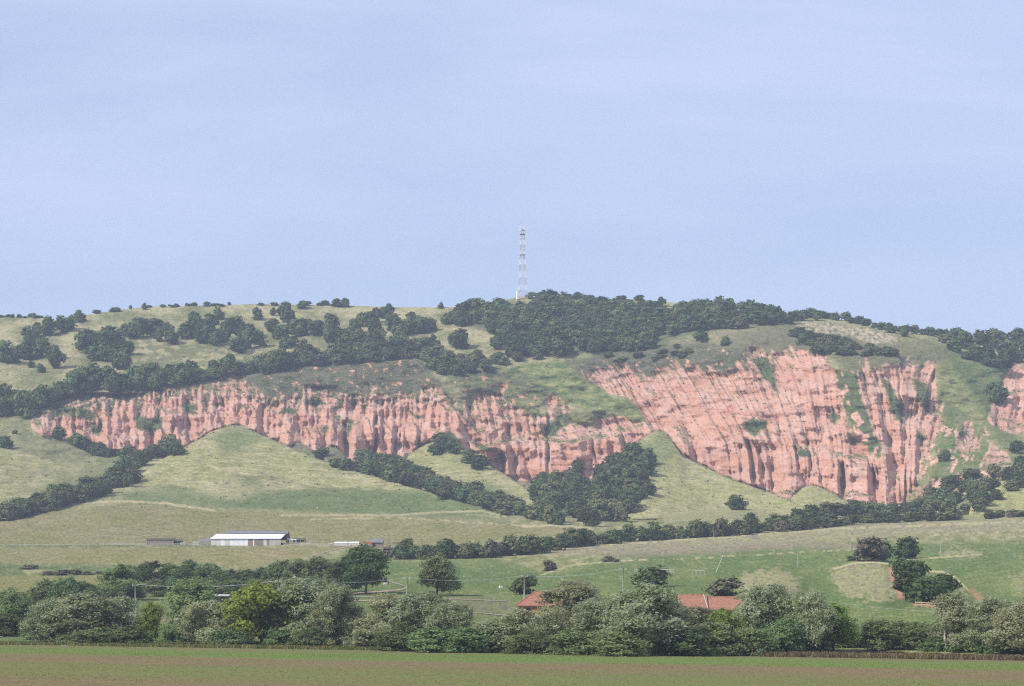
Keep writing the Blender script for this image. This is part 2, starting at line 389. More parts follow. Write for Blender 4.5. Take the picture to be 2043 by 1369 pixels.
right = sstep(1150, 1230, Uc)
tallv = 1 - 0.35 * right * (1 - low_face)
d = 0
d = d - 1.30 * P1 - 1.30 * P2
d = d - (1 - sstep(1150, 1230, Uc)) * (3.0 * np.abs(perlin(Sx / 14, V / 300, 33)) + 2.0 * np.abs(perlin(Sx / 6.5, V / 240, 35)))
fl = 0.25 + 0.95 * sstep(-.35, .45, fbm(Uc / 80, V / 50, 3, 69))          # how deeply each part of the face is fluted
d = d - 13 * np.abs(perlin(Sx / 62, V / 260, 3)) * (0.45 + 0.55 * low_face + 0.0 * right)
d = d - 3.5 * np.abs(perlin(Sx / 26, V / 120, 5)) * tallv * fl
d = d - fl * 2.6 * np.abs(perlin(Sx / 11, V / 150, 7))
d = d - fl * 1.4 * np.abs(perlin(Sx / 5.2, V / 110, 9))
d = d - 0.35 * fbm(Sx / 3.2, V / 6, 2, 13)
# hard beds: ledges that run along the face with a slight dip
bed = V - 0.045 * (Uc - 1200) * right + 3 * fbm(Uc / 120, V / 60, 2, 15)
d = d - 0.45 * (1.0 * perlin(bed * 0 + Uc / 300, bed / 9.0, 17) + 0.4 * perlin(Uc / 160, bed / 3.6, 19))
d = d - right * (8.0 * np.abs(perlin(Sx / 21, V / 420, 23)) + 5.0 * np.abs(perlin(Sx / 9, V / 320, 27)) + 1.8 * np.abs(perlin(Sx / 4.4, V / 260, 29)))
# tiers of buttresses and pinnacles with broken tops
def tier(base_pts, A, L, jag, lam, seed, u0, u1, back=9.0):
    w = sstep(u0 - 25, u0 + 25, Uc) * (1 - sstep(u1 - 25, u1 + 25, Uc))
    T = lerp_pts(base_pts, Uc)
    j = np.abs(perlin(Sx / lam, V * 0 + seed * 3.3, seed)); j2 = np.abs(perlin(Sx / (lam * 0.42), V * 0 + 7.7, seed + 1))
    T = T + jag * (0.9 - 2.6 * j) + jag * 0.45 * (0.5 - j2)
    x = V - T
    g = np.where(x > 0, -np.exp(-np.maximum(x, 0) / L), -(1 - sstep(0, back, -x)))
    return w * A * g
d = d + tier([(60, 850), (120, 852), (200, 868), (300, 868), (380, 862), (470, 850), (560, 848), (650, 858), (730, 848), (800, 858), (900, 870)], 6, 34, 16, 30, 70, 70, 890)
d = d + tier([(60, 835), (150, 826), (250, 822), (380, 815), (470, 820), (540, 800), (650, 812), (740, 812), (820, 800), (880, 800), (950, 850), (1000, 870)], 6, 30, 14, 27, 74, 70, 1010)
d = d + tier([(60, 830), (150, 806), (250, 795), (350, 790), (430, 775), (500, 785), (540, 793), (600, 778), (700, 790), (780, 792), (860, 776), (900, 800)], 6, 22, 8, 18, 78, 90, 900)
d = d + tier([(900, 905), (950, 900), (1000, 884), (1060, 876), (1140, 884), (1200, 872), (1290, 852)], 13, 60, 5, 34, 82, 930, 1300, 12)
d = d + tier([(1330, 878), (1400, 890), (1450, 884), (1500, 868), (1560, 885), (1620, 905), (1680, 915), (1750, 925), (1800, 962), (1830, 985)], 9, 60, 9, 36, 86, 1345, 1830, 18)
d = d + tier([(1690, 985), (1740, 990), (1790, 985), (1800, 990)], 7, 30, 6, 30, 88, 1690, 1805, 12)
d = d + tier([(1160, 770), (1300, 785), (1500, 800), (1660, 800)], 1.6, 26, 1.5, 24, 90, 1180, 1660, 4)
d = d + tier([(1160, 790), (1300, 826), (1500, 835), (1690, 850)], 1.8, 26, 2.5, 30, 92, 1260, 1690, 4)
d = d + tier([(1720, 800), (1870, 806)], 1.8, 20, 2, 24, 94, 1720, 1880, 4)
d = d + tier([(1720, 845), (1870, 850)], 1.6, 24, 2, 24, 97, 1720, 1880, 4) + tier([(1740, 890), (1870, 892)], 1.6, 24, 2, 24, 98, 1740, 1870, 4)
d = d + tier([(1985, 785), (2215, 790)], 7, 40, 6, 24, 96, 1985, 2215, 9)
# deep clefts
for uc, v0, v1, w, dep in [(690, 845, 905, 5, 12), (752, 835, 910, 4, 13), (648, 870, 905, 8, 10), (560, 875, 905, 4, 8), (985, 905, 950, 5, 12), (1016, 910, 955, 7, 12), (1083, 885, 935, 4, 12),
                           (1143, 880, 935, 4, 11), (1205, 868, 905, 3, 9), (1452, 880, 950, 6, 12), (1472, 900, 950, 5, 10), (1622, 895, 960, 6, 12), (1668, 930, 990, 6, 14), (1676, 935, 985, 6, 10),
                           (1808, 930, 990, 4, 10), (1596, 880, 930, 4, 8), (1560, 890, 930, 4, 9), (935, 800, 870, 6, 9), (1705, 930, 970, 3, 8), (305, 855, 895, 4, 7), (345, 850, 892, 4, 7), (208, 850, 890, 4, 6),
                           (520, 842, 880, 4, 8), (610, 850, 885, 4, 8), (790, 860, 905, 4, 8), (840, 850, 885, 4, 7), (450, 800, 850, 4, 6), (1290, 870, 900, 3, 6), (1900, 770, 800, 4, 0)]:
    d = d + dep * np.exp(-((Sx - uc + 1.5) / w) ** 2) * sstep(v0 - 12, v0 + 6, V) * (1 - sstep(v1, v1 + 14, V))
D = D + rw * (d + 11.0 + 5.5 * right)
# ridge that comes down across the face left of the green hollow, and the spurs further along
def fold(line, w_left, w_right, amp):
    """a spur running down the slope: (u, v) line; pushes the land forward along it"""
    global D
    p = np.array(sorted(line, key=lambda q: q[1]), float)
    c = np.interp(V, p[:, 1], p[:, 0]); x = U - c
    inside = sstep(p[0, 1] - 14, p[0, 1] + 8, V) * (1 - sstep(p[-1, 1] - 10, p[-1, 1] + 14, V))
    g = np.where(x < 0, np.exp(-np.abs(x) / w_left), np.exp(-np.abs(x) / w_right))
    D = D - amp * g * inside * (~front)
fold([(825, 715), (870, 760), (905, 810), (955, 870), (1000, 900)], 46, 15, 15)
fold([(1120, 715), (1160, 755), (1210, 790), (1255, 800), (1290, 842)], 60, 14, 8)
fold([(1560, 660), (1612, 690), (1665, 735)], 60, 12, 16)
fold([(1640, 690), (1690, 720), (1712, 745), (1735, 830)], 30, 12, 8)
fold([(1700, 640), (1800, 668), (1880, 700), (1930, 760), (1980, 840), (2020, 900)], 60, 14, 16)
fold([(1925, 845), (1890, 900), (1840, 980)], 25, 20, 8)
fold([(1935, 840), (1975, 880), (2040, 930)], 30, 14, 8)

# skyline: beyond it the plateau runs on out of sight
SKg = lerp_pts(SKY, Uc)
over = np.maximum(SKg - V, 0)
Vg = np.where(V < SKg, SKg + 0.06 * over, V)
row_at_sky = D.copy()
idx = np.clip(np.searchsorted(vsr, SKg[0]), 0, len(vsr) - 1)
Dsky = D[idx, np.arange(len(us))][None, :]
D = np.where(V < SKg, Dsky + over * 7.0, D)
# keep distance from shrinking with height (no hidden overhangs), with a little slack for hanging rims
Dm = np.minimum.accumulate(D, axis=0) if False else D
PX = (U - CX) * D / F
PY = D
PZ = HC + (HY - Vg) * D / F
PZ = np.where(V > VBg - 1.5, PZ - 0.25, PZ)

def surf(u, v):
    """the point of the land on sight line (u, v) and its distance"""
    j = float(np.interp(v, vsr, np.arange(len(vsr)))); i = float(np.interp(u, us, np.arange(len(us))))
    j0, i0 = min(int(j), len(vsr) - 2), min(int(i), len(us) - 2); a, b = j - j0, i - i0
    def g(A): return (A[j0, i0] * (1 - a) * (1 - b) + A[j0 + 1, i0] * a * (1 - b) + A[j0, i0 + 1] * (1 - a) * b + A[j0 + 1, i0 + 1] * a * b)
    return float(g(PX)), float(g(PY)), float(g(PZ))

# ------------------------------------------------------------------ what grows or lies bare where (surface colours)
def rgb(*c): return np.array(c, float)
DRY, DRY2, OLIVE = rgb(.37, .325, .175), rgb(.30, .275, .14), rgb(.20, .19, .074)
GRASS, GREEN, DEEP, YGREEN = rgb(.178, .182, .08), rgb(.11, .152, .056), rgb(.095, .12, .05), rgb(.295, .285, .118)
SCRUB, HEATH = rgb(.105, .115, .06), rgb(.165, .14, .10)
PINK, PALE, ORANGE, REDD, TAN = rgb(.56, .305, .22), rgb(.60, .375, .29), rgb(.55, .275, .16), rgb(.45, .215, .145), rgb(.46, .37, .26)
EARTH = rgb(.36, .22, .15)

n_big = fbm(Uc / 90, V / 40, 4, 101); n_mid = fbm(Uc / 24, V / 9, 4, 105); n_fin = fbm(Uc / 6, V / 3, 3, 109)
n_str = fbm(Uc / 60 + 0.3 * fbm(Uc / 50, V / 30, 2, 114), (V + 0.12 * Uc * np.sin(Uc / 140.0) * 0.2 + 7 * fbm(Uc / 80, V / 40, 2, 117)) / 4.0, 4, 113, 0.6)                     # streaks that follow the contour
COL = np.zeros(U.shape + (3,))
def lay(mask, c):
    global COL
    m = np.asarray(mask, float)[..., None]
    COL = COL * (1 - m) + c * m
def ramp2(a, b, t): return a + (b - a) * np.clip(t, 0, 1)[..., None]
pw = (Uc + 7 * fbm(Uc / 30, V / 14, 3, 121), V + 3.5 * fbm(Uc / 30 + 9, V / 14, 3, 125))
def zone(poly, soft=1.5):
    p = np.array(poly, float)
    i0, i1 = np.searchsorted(us, p[:, 0].min() - 30), np.searchsorted(us, p[:, 0].max() + 30)
    j0, j1 = np.searchsorted(vsr, p[:, 1].min() - 24), np.searchsorted(vsr, p[:, 1].max() + 24)
    r = np.zeros(U.shape)
    r[j0:j1, i0:i1] = blur(inpoly(poly, pw[0][j0:j1, i0:i1], pw[1][j0:j1, i0:i1]), soft)
    return r
def stroke(pts, w0, w1=None, seed=0, broken=0.0):
    """a thin line of growth or wear along a polyline (rows, columns)"""
    p = np.array(pts, float)
    yy = np.interp(U, p[:, 0], p[:, 1]) if p[0, 0] < p[-1, 0] else None
    m = (U >= p[0, 0]) & (U <= p[-1, 0])
    x = np.abs(V + 1.2 * fbm(Uc / 18, V * 0, 2, 131 + seed) - yy)
    r = np.where(m, 1 - sstep(w0 * 0.5, w0 * 0.5 + 1.4, x), 0)
    if broken: r = r * sstep(-0.1, 0.25, fbm(Uc / 14, V * 0, 3, 133 + seed) + 0.4 - broken)
    return r
# upper hill: dry grass with greener hollows
COL[:] = ramp2(DRY, GRASS, 0.35 + 0.9 * n_big + 0.45 * n_mid)
# mid-slopes get greener
lay(sstep(660, 760, V) * (0.45 + 0.4 * np.clip(n_big, -1, 1)), GRASS)
lay(zone([(1000, 735), (1130, 715), (1165, 755), (1220, 790), (1258, 797), (1290, 843), (1262, 838), (1235, 828), (1180, 818), (1130, 806), (1100, 788), (1050, 770), (1015, 758)], 2), ramp2(GREEN, YGREEN, 0.40 + n_mid * 0.7))
lay(zone([(430, 752), (540, 735), (700, 722), (830, 712), (905, 800), (880, 786), (720, 796), (530, 793), (500, 770)], 2), ramp2(SCRUB, HEATH, 0.45 + n_mid))
lay(zone([(880, 740), (960, 730), (1050, 745), (1100, 790), (1000, 800), (940, 800)], 2), ramp2(SCRUB, GRASS, 0.5 + n_mid))
lay(zone([(1130, 720), (1200, 705), (1300, 690), (1400, 680), (1480, 690), (1540, 700), (1500, 740), (1300, 750), (1160, 750)], 3), ramp2(SCRUB, HEATH, 0.35 + n_mid))
lay(zone([(1480, 665), (1560, 655), (1620, 690), (1640, 715), (1560, 705), (1490, 705), (1440, 690)], 3), ramp2(GRASS, HEATH, 0.5 + n_mid))
lay(zone([(1570, 635), (1700, 650), (1800, 690), (1760, 740), (1700, 745), (1640, 700), (1580, 665)], 3), ramp2(DEEP, GRASS, 0.30 + n_mid))
lay(zone([(1660, 735), (1712, 742), (1735, 830), (1765, 905), (1740, 905), (1700, 865), (1672, 790)], 2), ramp2(SCRUB, GREEN, 0.4 + n_mid))
lay(zone([(1800, 680), (1900, 690), (2010, 720), (2000, 800), (1990, 850), (2050, 880), (2215, 880), (2215, 960), (2040, 945), (1940, 960), (1850, 980), (1880, 860), (1870, 730)], 3), ramp2(GREEN, GRASS, 0.45 + n_mid))
lay(zone([(1780, 665), (1850, 690), (1920, 760), (1970, 850), (2010, 910), (1985, 905), (1930, 830), (1880, 790), (1868, 730)], 3) * 0.9, ramp2(YGREEN, GRASS, 0.4 + n_mid))
lay(blur(M_past & (V < 800), 1.2) * .9, ramp2(DRY * 1.05, DRY2, .3 + n_str * .8))
lay(zone([(250, 690), (420, 680), (560, 700), (700, 690), (850, 690), (850, 715), (700, 722), (540, 735), (400, 755), (300, 740)], 4) * sstep(-.35, .3, n_mid) * .8, ramp2(SCRUB, GRASS, .4 + n_mid))
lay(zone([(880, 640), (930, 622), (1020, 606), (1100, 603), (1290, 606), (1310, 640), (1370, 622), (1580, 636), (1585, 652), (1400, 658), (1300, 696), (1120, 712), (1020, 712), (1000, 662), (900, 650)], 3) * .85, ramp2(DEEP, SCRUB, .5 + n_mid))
for p_ in ([(40, 660), (110, 640), (150, 640), (120, 680), (130, 730), (50, 716)], [(150, 690), (260, 655), (400, 650), (520, 650), (620, 640), (700, 655), (860, 645), (860, 680), (700, 695), (560, 690), (430, 690), (260, 715), (170, 718)]):
    lay(zone(p_, 4) * sstep(-.45, .25, n_mid + .3 * n_fin) * .7, ramp2(SCRUB, GRASS, .35 + n_mid))
lay(zone([(1380, 660), (1560, 650), (1700, 655), (1880, 690), (1900, 730), (1700, 740), (1640, 705), (1480, 700)], 4) * .75, ramp2(HEATH, GRASS * .85, .45 + 1.1 * n_mid + .3 * n_fin))
# pale crags under the right-hand skyline
crag = zone([(1572, 640), (1640, 643), (1700, 650), (1760, 663), (1797, 674), (1788, 688), (1740, 686), (1700, 670), (1640, 668), (1600, 655)], 1.6) * .8 * sstep(-.7, .3, fbm(Uc / 9, V / 7, 3, 141))
lay(crag * 0.9, TAN * (1 + 0.25 * n_fin[..., None]))
# talus cones and spurs: yellowish grass, combed along the slope
cone = blur(M_left | M_c1 | M_c2 | M_c4 | M_c5 | M_r1, 1.0) * (1 - sstep(1030, 1050, V))
lay(cone, ramp2(YGREEN, DRY, 0.25 + 0.5 * n_big + 0.9 * n_str))
lay(cone * sstep(0.1, 0.5, n_mid + 0.3 * n_fin) * 0.45, GRASS)
lay(blur(M_c1b | M_c1c, 1) , ramp2(HEATH, GRASS, 0.55 + n_mid))
lay(zone([(430, 868), (475, 850), (520, 870), (500, 895), (440, 900)], 5) * 0.6, GREEN)
lay(zone([(0, 845), (90, 850), (200, 905), (235, 960), (150, 930), (60, 900), (-170, 880), (-170, 845)], 5) * 0.7, ramp2(GRASS, DRY2, 0.3 + n_mid))
lay(zone([(930, 962), (985, 965), (1040, 998), (1030, 1015), (970, 1005), (925, 985)], 4) * 0.85, GREEN * 1.15)
lay(zone([(1150, 935), (1240, 900), (1330, 862), (1345, 905), (1320, 945), (1250, 960)], 5) * 0.6, GREEN * 1.1)
lay(zone([(600, 975), (830, 978), (960, 1010), (1010, 1030), (800, 1026), (560, 1020), (430, 1012), (470, 990)], 2.5) * 0.92, ramp2(GREEN, GRASS, 0.15 + 0.6 * n_mid))
lay(zone([(240, 985), (330, 970), (430, 985), (520, 1010), (420, 1016), (250, 1000)], 3) * 0.6, GREEN)
lay(zone([(400, 965), (470, 955), (520, 985), (470, 1000), (415, 990)], 4) * 0.6, DRY)
lay(zone([(1350, 1000), (1500, 1000), (1640, 1034), (1600, 1050), (1320, 1055)], 5) * 0.5, DRY2)

# open ground below the cliff
lowm = sstep(1030, 1046, V)
lay(sstep(1034, 1040, V) * (Uc > -999) * (1 - cone), ramp2(GRASS, DRY2, 0.4 + n_mid))
FIELD_A = [(-900, 1052), (0, 1042), (150, 1016), (240, 1004), (400, 1016), (620, 1022), (900, 1036), (1080, 1052), (1180, 1056), (1150, 1064), (1000, 1076), (850, 1090), (800, 1091), (600, 1088), (0, 1088), (-900, 1088)]
FIELD_B = [(-900, 1094), (690, 1092), (640, 1106), (560, 1120), (500, 1134), (420, 1122), (280, 1130), (230, 1128), (0, 1125), (-900, 1128)]
crop = ramp2(OLIVE, rgb(.25, .21, .11), 0.35 + 0.5 * n_big + 0.25 * n_str)
lay(blur(inpoly(FIELD_A, U, V + 1.0 * fbm(Uc / 60, V * 0, 2, 151)), 1.0), crop)
lay(blur(inpoly(FIELD_B, U, V + 1.0 * fbm(Uc / 60, V * 0, 2, 153)), 1.0), crop * 1.03)
lay(stroke([(150, 1003), (240, 1000), (330, 1004), (430, 1019)], 3.2), DRY)
lay(stroke([(560, 1028), (800, 1028), (880, 1021), (960, 1020), (1010, 1030)], 3.0, seed=2) * 0.8, DRY)
lay(stroke([(620, 1036), (800, 1033), (930, 1042), (1080, 1050)], 2.0, seed=3, broken=.2) * 0.8, DRY)
lay(stroke([(1040, 1051), (1100, 1048), (1180, 1054)], 3.0, seed=4), DRY)
# strip along the farm and the rough ground in front of it
lay(zone([(-900, 1088), (240, 1087), (560, 1090), (-900, 1094)], 0.8) * 0.8, GREEN)
lay(zone([(-900, 1128), (0, 1125), (230, 1128), (290, 1135), (240, 1150), (-900, 1160)], 1.5), ramp2(GREEN, GRASS, 0.3 + n_mid))
lay(zone([(45, 1140), (80, 1135), (110, 1142), (60, 1147)], 1.5) * 0.8, DRY)
lay(zone([(-900, 1154), (120, 1150), (240, 1150), (230, 1172), (100, 1200), (-900, 1230)], 1.5), OLIVE * 1.05)
# the wide green meadow
lay(zone([(620, 1115), (780, 1118), (900, 1114), (1050, 1110), (1200, 1110), (1400, 1095), (1600, 1085), (2215, 1080), (2950, 1080), (2950, 1290), (-900, 1290), (-900, 1235), (250, 1195), (520, 1175)], 3), ramp2(GREEN, rgb(.15, .18, .068), 0.35 + n_big + 0.4 * n_mid))
lay(zone([(1000, 1105), (1180, 1098), (1300, 1120), (1200, 1125), (1080, 1140), (1010, 1125)], 4) * 0.75, ramp2(GRASS, DRY2, 0.5 + n_mid * 1.3))
lay(zone([(1060, 1108), (1130, 1086), (1230, 1081), (1420, 1070), (1620, 1052), (1960, 1038), (2215, 1030), (2950, 1030), (2950, 1050), (1900, 1062), (1600, 1082), (1350, 1096), (1180, 1106)], 2.5), ramp2(DRY2, HEATH * 1.25, 0.45 + n_str))
lay(zone([(1180, 1106), (1350, 1090), (1600, 1082), (1745, 1088), (1740, 1096), (1600, 1094), (1400, 1104), (1280, 1110)], 2) * 0.75, rgb(.25, .20, .14))
lay(stroke([(1000, 1112), (1130, 1091), (1230, 1085), (1420, 1074), (1640, 1056), (1900, 1046), (2200, 1036)], 3.0, seed=6, broken=.1) * 0.8, DRY)
lay(stroke([(1150, 1124), (1230, 1120), (1300, 1117), (1420, 1113)], 2.2, seed=7, broken=.5), DRY)
lay(stroke([(1420, 1112), (1560, 1104), (1640, 1100), (1740, 1094)], 1.6, seed=8, broken=.3) * .8, DRY)
lay(stroke([(1850, 1070), (1950, 1064), (2200, 1050)], 2.0, seed=9, broken=.3) * .8, DRY)
lay(stroke([(1080, 1147), (1140, 1128), (1200, 1122)], 2.0, seed=10) * .7, DRY)
for M_, k in zip(mmask, (.95, .95, .85, .95, .55)):
    lay(sstep(.30, .80, blur(M_, 4.5) + .50 * n_mid + .15 * n_fin) * k * .75 * (blur(M_, 3.5) > .02), ramp2(DRY * .95, HEATH * 1.4, 0.25 + 0.9 * n_mid + .3 * n_str))
lay(zone([(1600, 1150), (1650, 1140), (1655, 1170), (1680, 1205), (1600, 1205)], 4) * .8, GREEN)
lay(stroke([(1660, 1136), (1700, 1124), (1740, 1121), (1772, 1125)], 2.0, seed=11), DRY * 1.1)
lay(stroke([(1840, 1140), (1880, 1140), (1910, 1156), (1932, 1178)], 2.4, seed=12), DRY * 1.1)
lay(stroke([(1800, 1117), (1880, 1112), (1960, 1106)], 1.6, seed=13) * .9, DRY)
# bare earth: scar of the mound, bank, worn patches
lay(zone([(1770, 1128), (1778, 1126), (1790, 1160), (1808, 1192), (1800, 1196), (1782, 1165)], .8), ramp2(ORANGE, REDD, 0.4 + n_fin))
lay(zone([(1822, 1203), (1880, 1209), (1878, 1214), (1824, 1208)], .8), REDD)
lay(zone([(1932, 1172), (1945, 1175), (1960, 1190), (1955, 1205), (1945, 1195)], 1.5) * .6, REDD)
lay(zone([(905, 1196), (1010, 1192), (1030, 1225), (930, 1228), (880, 1212)], 3) * .8, ramp2(HEATH, GRASS, 0.4 + n_mid))
# grass specks
lay(sstep(.62, .9, n_fin + 0.35 * n_mid) * 0.22 * lowm, DRY)
lay(sstep(.55, .95, -n_fin) * 0.25, DEEP)

# rock
bedc = fbm(Uc / 400, bed / 7, 3, 161)
rcol = ramp2(PINK, PALE, 0.55 + 1.1 * fbm(Uc / 60, V / 30, 3, 163))
rcol = rcol + (rgb(.52, .40, .34) - rcol) * (.30 * sstep(.2, .6, fbm(Uc / 26, V / 40, 4, 166)))[..., None]
rcol = rcol + (ORANGE - rcol) * (sstep(.15, .45, bedc) * 0.40)[..., None]
rcol = rcol + (REDD - rcol) * (sstep(.25, .6, -bedc) * 0.30 + 0.26 * low_face * sstep(-.2, .5, fbm(Uc / 50, V / 50, 2, 165)))[..., None]
slope = np.gradient(gauss1(D, 1.5, 0), axis=0) / np.gradient(vsr)[:, None]          # metres nearer per row downwards
ledge = sstep(-0.9, -2.0, slope)
seamy = sstep(.30, .62, fbm(Sx / 9, V / 10, 3, 167) + 0.35 * n_mid)
veg = np.clip(ledge * (0.55 + 0.5 * n_mid) + 0.75 * seamy * (1 - low_face) * sstep(1.1, 0.2, right + 0.4 * n_mid), 0, 1)
veg = np.maximum(veg, blur(green_in, 1.2))
veg = np.maximum(veg, .85 * sstep(1.2, .2, P1) * sstep(500, 400, Uc) * sstep(-.3, .15, fbm(Uc / 30, V / 16, 3, 173)) * sstep(872, 850, V))
veg = np.maximum(veg, .8 * sstep(.6, .1, P1) * sstep(400, 500, Uc) * sstep(1010, 960, Uc) * sstep(.0, .3, fbm(Uc / 26, V / 12, 3, 174)) * sstep(872, 850, V))
# creases collect bushes on the leaning right-hand face
crease = sstep(.7, .05, PP) * sstep(-.05, .3, fbm(Sx / 14, V / 20, 3, 171)) * (1 - .6 * low_face)
veg = np.maximum(veg, (0.7 - .25 * right) * crease)
veg = np.clip(veg, 0, 1)
gcol = ramp2(SCRUB, GREEN, 0.45 + n_mid)
rcol = rcol * (1 - veg[..., None]) + gcol * veg[..., None]
rsharp = blur(rock, 0.7)
lay(rsharp, rcol)
strip = zone([(1655, 735), (1712, 742), (1735, 830), (1770, 910), (1735, 905), (1695, 865), (1672, 790)], 2) + zone([(1870, 800), (1960, 880), (2040, 900), (2045, 940), (1950, 990), (1820, 1000), (1840, 930)], 3)
lay(np.clip(strip, 0, 1) * (1 - rsharp) * sstep(.18, .42, fbm(Sx / 16, V / 26, 4, 185)), ramp2(PINK, PALE, .5 + n_fin))
# pink scraps shining through the scrub above the rim, grass creeping in
above = zone([(420, 760), (540, 738), (700, 722), (830, 716), (890, 780), (720, 796), (530, 793)], 2) + zone([(880, 750), (1000, 745), (1100, 790), (1050, 830), (940, 800)], 2) + \
    zone([(1130, 735), (1300, 705), (1480, 690), (1520, 700), (1480, 735), (1160, 752)], 2) + zone([(120, 802), (300, 770), (450, 745), (450, 765), (300, 785), (140, 812)], 2)
lay(np.clip(above, 0, 1) * (1 - rsharp) * sstep(.50, .70, fbm(Uc / 14, V / 13, 4, 181)), ramp2(ORANGE, PINK, .5 + n_fin))
rockness = np.clip(rsharp * (1 - veg), 0, 1)
COL = np.clip(COL * (1 + (1 - .6 * rockness[..., None]) * (0.24 * n_fin[..., None] + .12 * (n_str * (1 - rsharp))[..., None])), 0.02, 0.8)

# ------------------------------------------------------------------ land meshes
def land_mat():
    m, nt, out = new_mat("land")
    N, L = nt.nodes, nt.links
    at = N.new("ShaderNodeAttribute"); at.attribute_name = "ground"
    rk = N.new("ShaderNodeAttribute"); rk.attribute_name = "bare"
    tc = N.new("ShaderNodeTexCoord")
    nz = N.new("ShaderNodeTexNoise"); nz.inputs["Scale"].default_value = 0.55; nz.inputs["Detail"].default_value = 6; nz.inputs["Roughness"].default_value = 0.65
    L.new(tc.outputs["Object"], nz.inputs["Vector"])
    mr = N.new("ShaderNodeMapRange"); mr.inputs[1].default_value = 0.3; mr.inputs[2].default_value = 0.7; mr.inputs[3].default_value = 0.78; mr.inputs[4].default_value = 1.22
    L.new(nz.outputs[0], mr.inputs[0])
    mul = N.new("ShaderNodeMixRGB"); mul.blend_type = 'MULTIPLY'; mul.inputs[0].default_value = 1
    L.new(at.outputs["Color"], mul.inputs[1]); L.new(mr.outputs[0], mul.inputs[2])
    b = N.new("ShaderNodeBsdfDiffuse"); b.inputs["Roughness"].default_value = 0.6
    L.new(mul.outputs[0], b.inputs[0])
    mp = N.new("ShaderNodeMapping"); mp.inputs["Scale"].default_value = (1, 1, 0.35)
    L.new(tc.outputs["Object"], mp.inputs[0])
    n2 = N.new("ShaderNodeTexNoise"); n2.inputs["Scale"].default_value = 0.45; n2.inputs["Detail"].default_value = 7; n2.inputs["Roughness"].default_value = 0.7
    L.new(mp.outputs[0], n2.inputs["Vector"])
    bp = N.new("ShaderNodeBump"); bp.inputs["Distance"].default_value = 1.0
    st = N.new("ShaderNodeMapRange"); st.inputs[3].default_value = 0.35; st.inputs[4].default_value = 0.5
    L.new(rk.outputs["Fac"], st.inputs[0]); L.new(st.outputs[0], bp.inputs["Strength"])
    L.new(n2.outputs[0], bp.inputs["Height"]); L.new(bp.outputs[0], b.inputs["Normal"])
    L.new(b.outputs[0], out.inputs[0])
    return m
LAND = land_mat()

def grid_mesh(name, facemask):
    H, W = U.shape
    idx_ = np.arange(H * W).reshape(H, W)
    q = np.stack([idx_[:-1, :-1], idx_[1:, :-1], idx_[1:, 1:], idx_[:-1, 1:]], -1)[facemask]
    used = np.unique(q)
    remap = np.full(H * W, -1); remap[used] = np.arange(len(used))
    q = remap[q].astype(np.int32)
    pts = np.stack([PX.ravel()[used], PY.ravel()[used], PZ.ravel()[used]], -1).astype(np.float32)
    me = bpy.data.meshes.new(name)
    me.vertices.add(len(pts)); me.vertices.foreach_set("co", pts.ravel())
    me.loops.add(q.size); me.loops.foreach_set("vertex_index", q.ravel())
    me.polygons.add(len(q)); me.polygons.foreach_set("loop_start", np.arange(0, q.size, 4, dtype=np.int32))
    me.polygons.foreach_set("use_smooth", np.ones(len(q), bool))
    a = me.attributes.new("ground", 'FLOAT_COLOR', 'POINT')
    c4 = np.ones((len(pts), 4), np.float32); c4[:, :3] = COL.reshape(-1, 3)[used]
    a.data.foreach_set("color", c4.ravel())
    b = me.attributes.new("bare", 'FLOAT', 'POINT'); b.data.foreach_set("value", rockness.ravel()[used].astype(np.float32))
    me.update(calc_edges=True)
    me.materials.append(LAND)
    o = bpy.data.objects.new(name, me); col.objects.link(o)
    return o
cl = blur(rock, 2.0)[:-1, :-1] > 0.25
mead = (V[:-1, :-1] > 1038) & ~cl
tag(grid_mesh("cliff", cl), "pink and red eroded earth cliff with gullies and pinnacles below the wooded hill", kind="structure")
tag(grid_mesh("meadow", mead), "green meadow and olive fields sloping up to the foot of the cliff", kind="structure")
tag(grid_mesh("hill", ~cl & ~mead), "grassy hill with talus cones around the cliff", kind="structure")

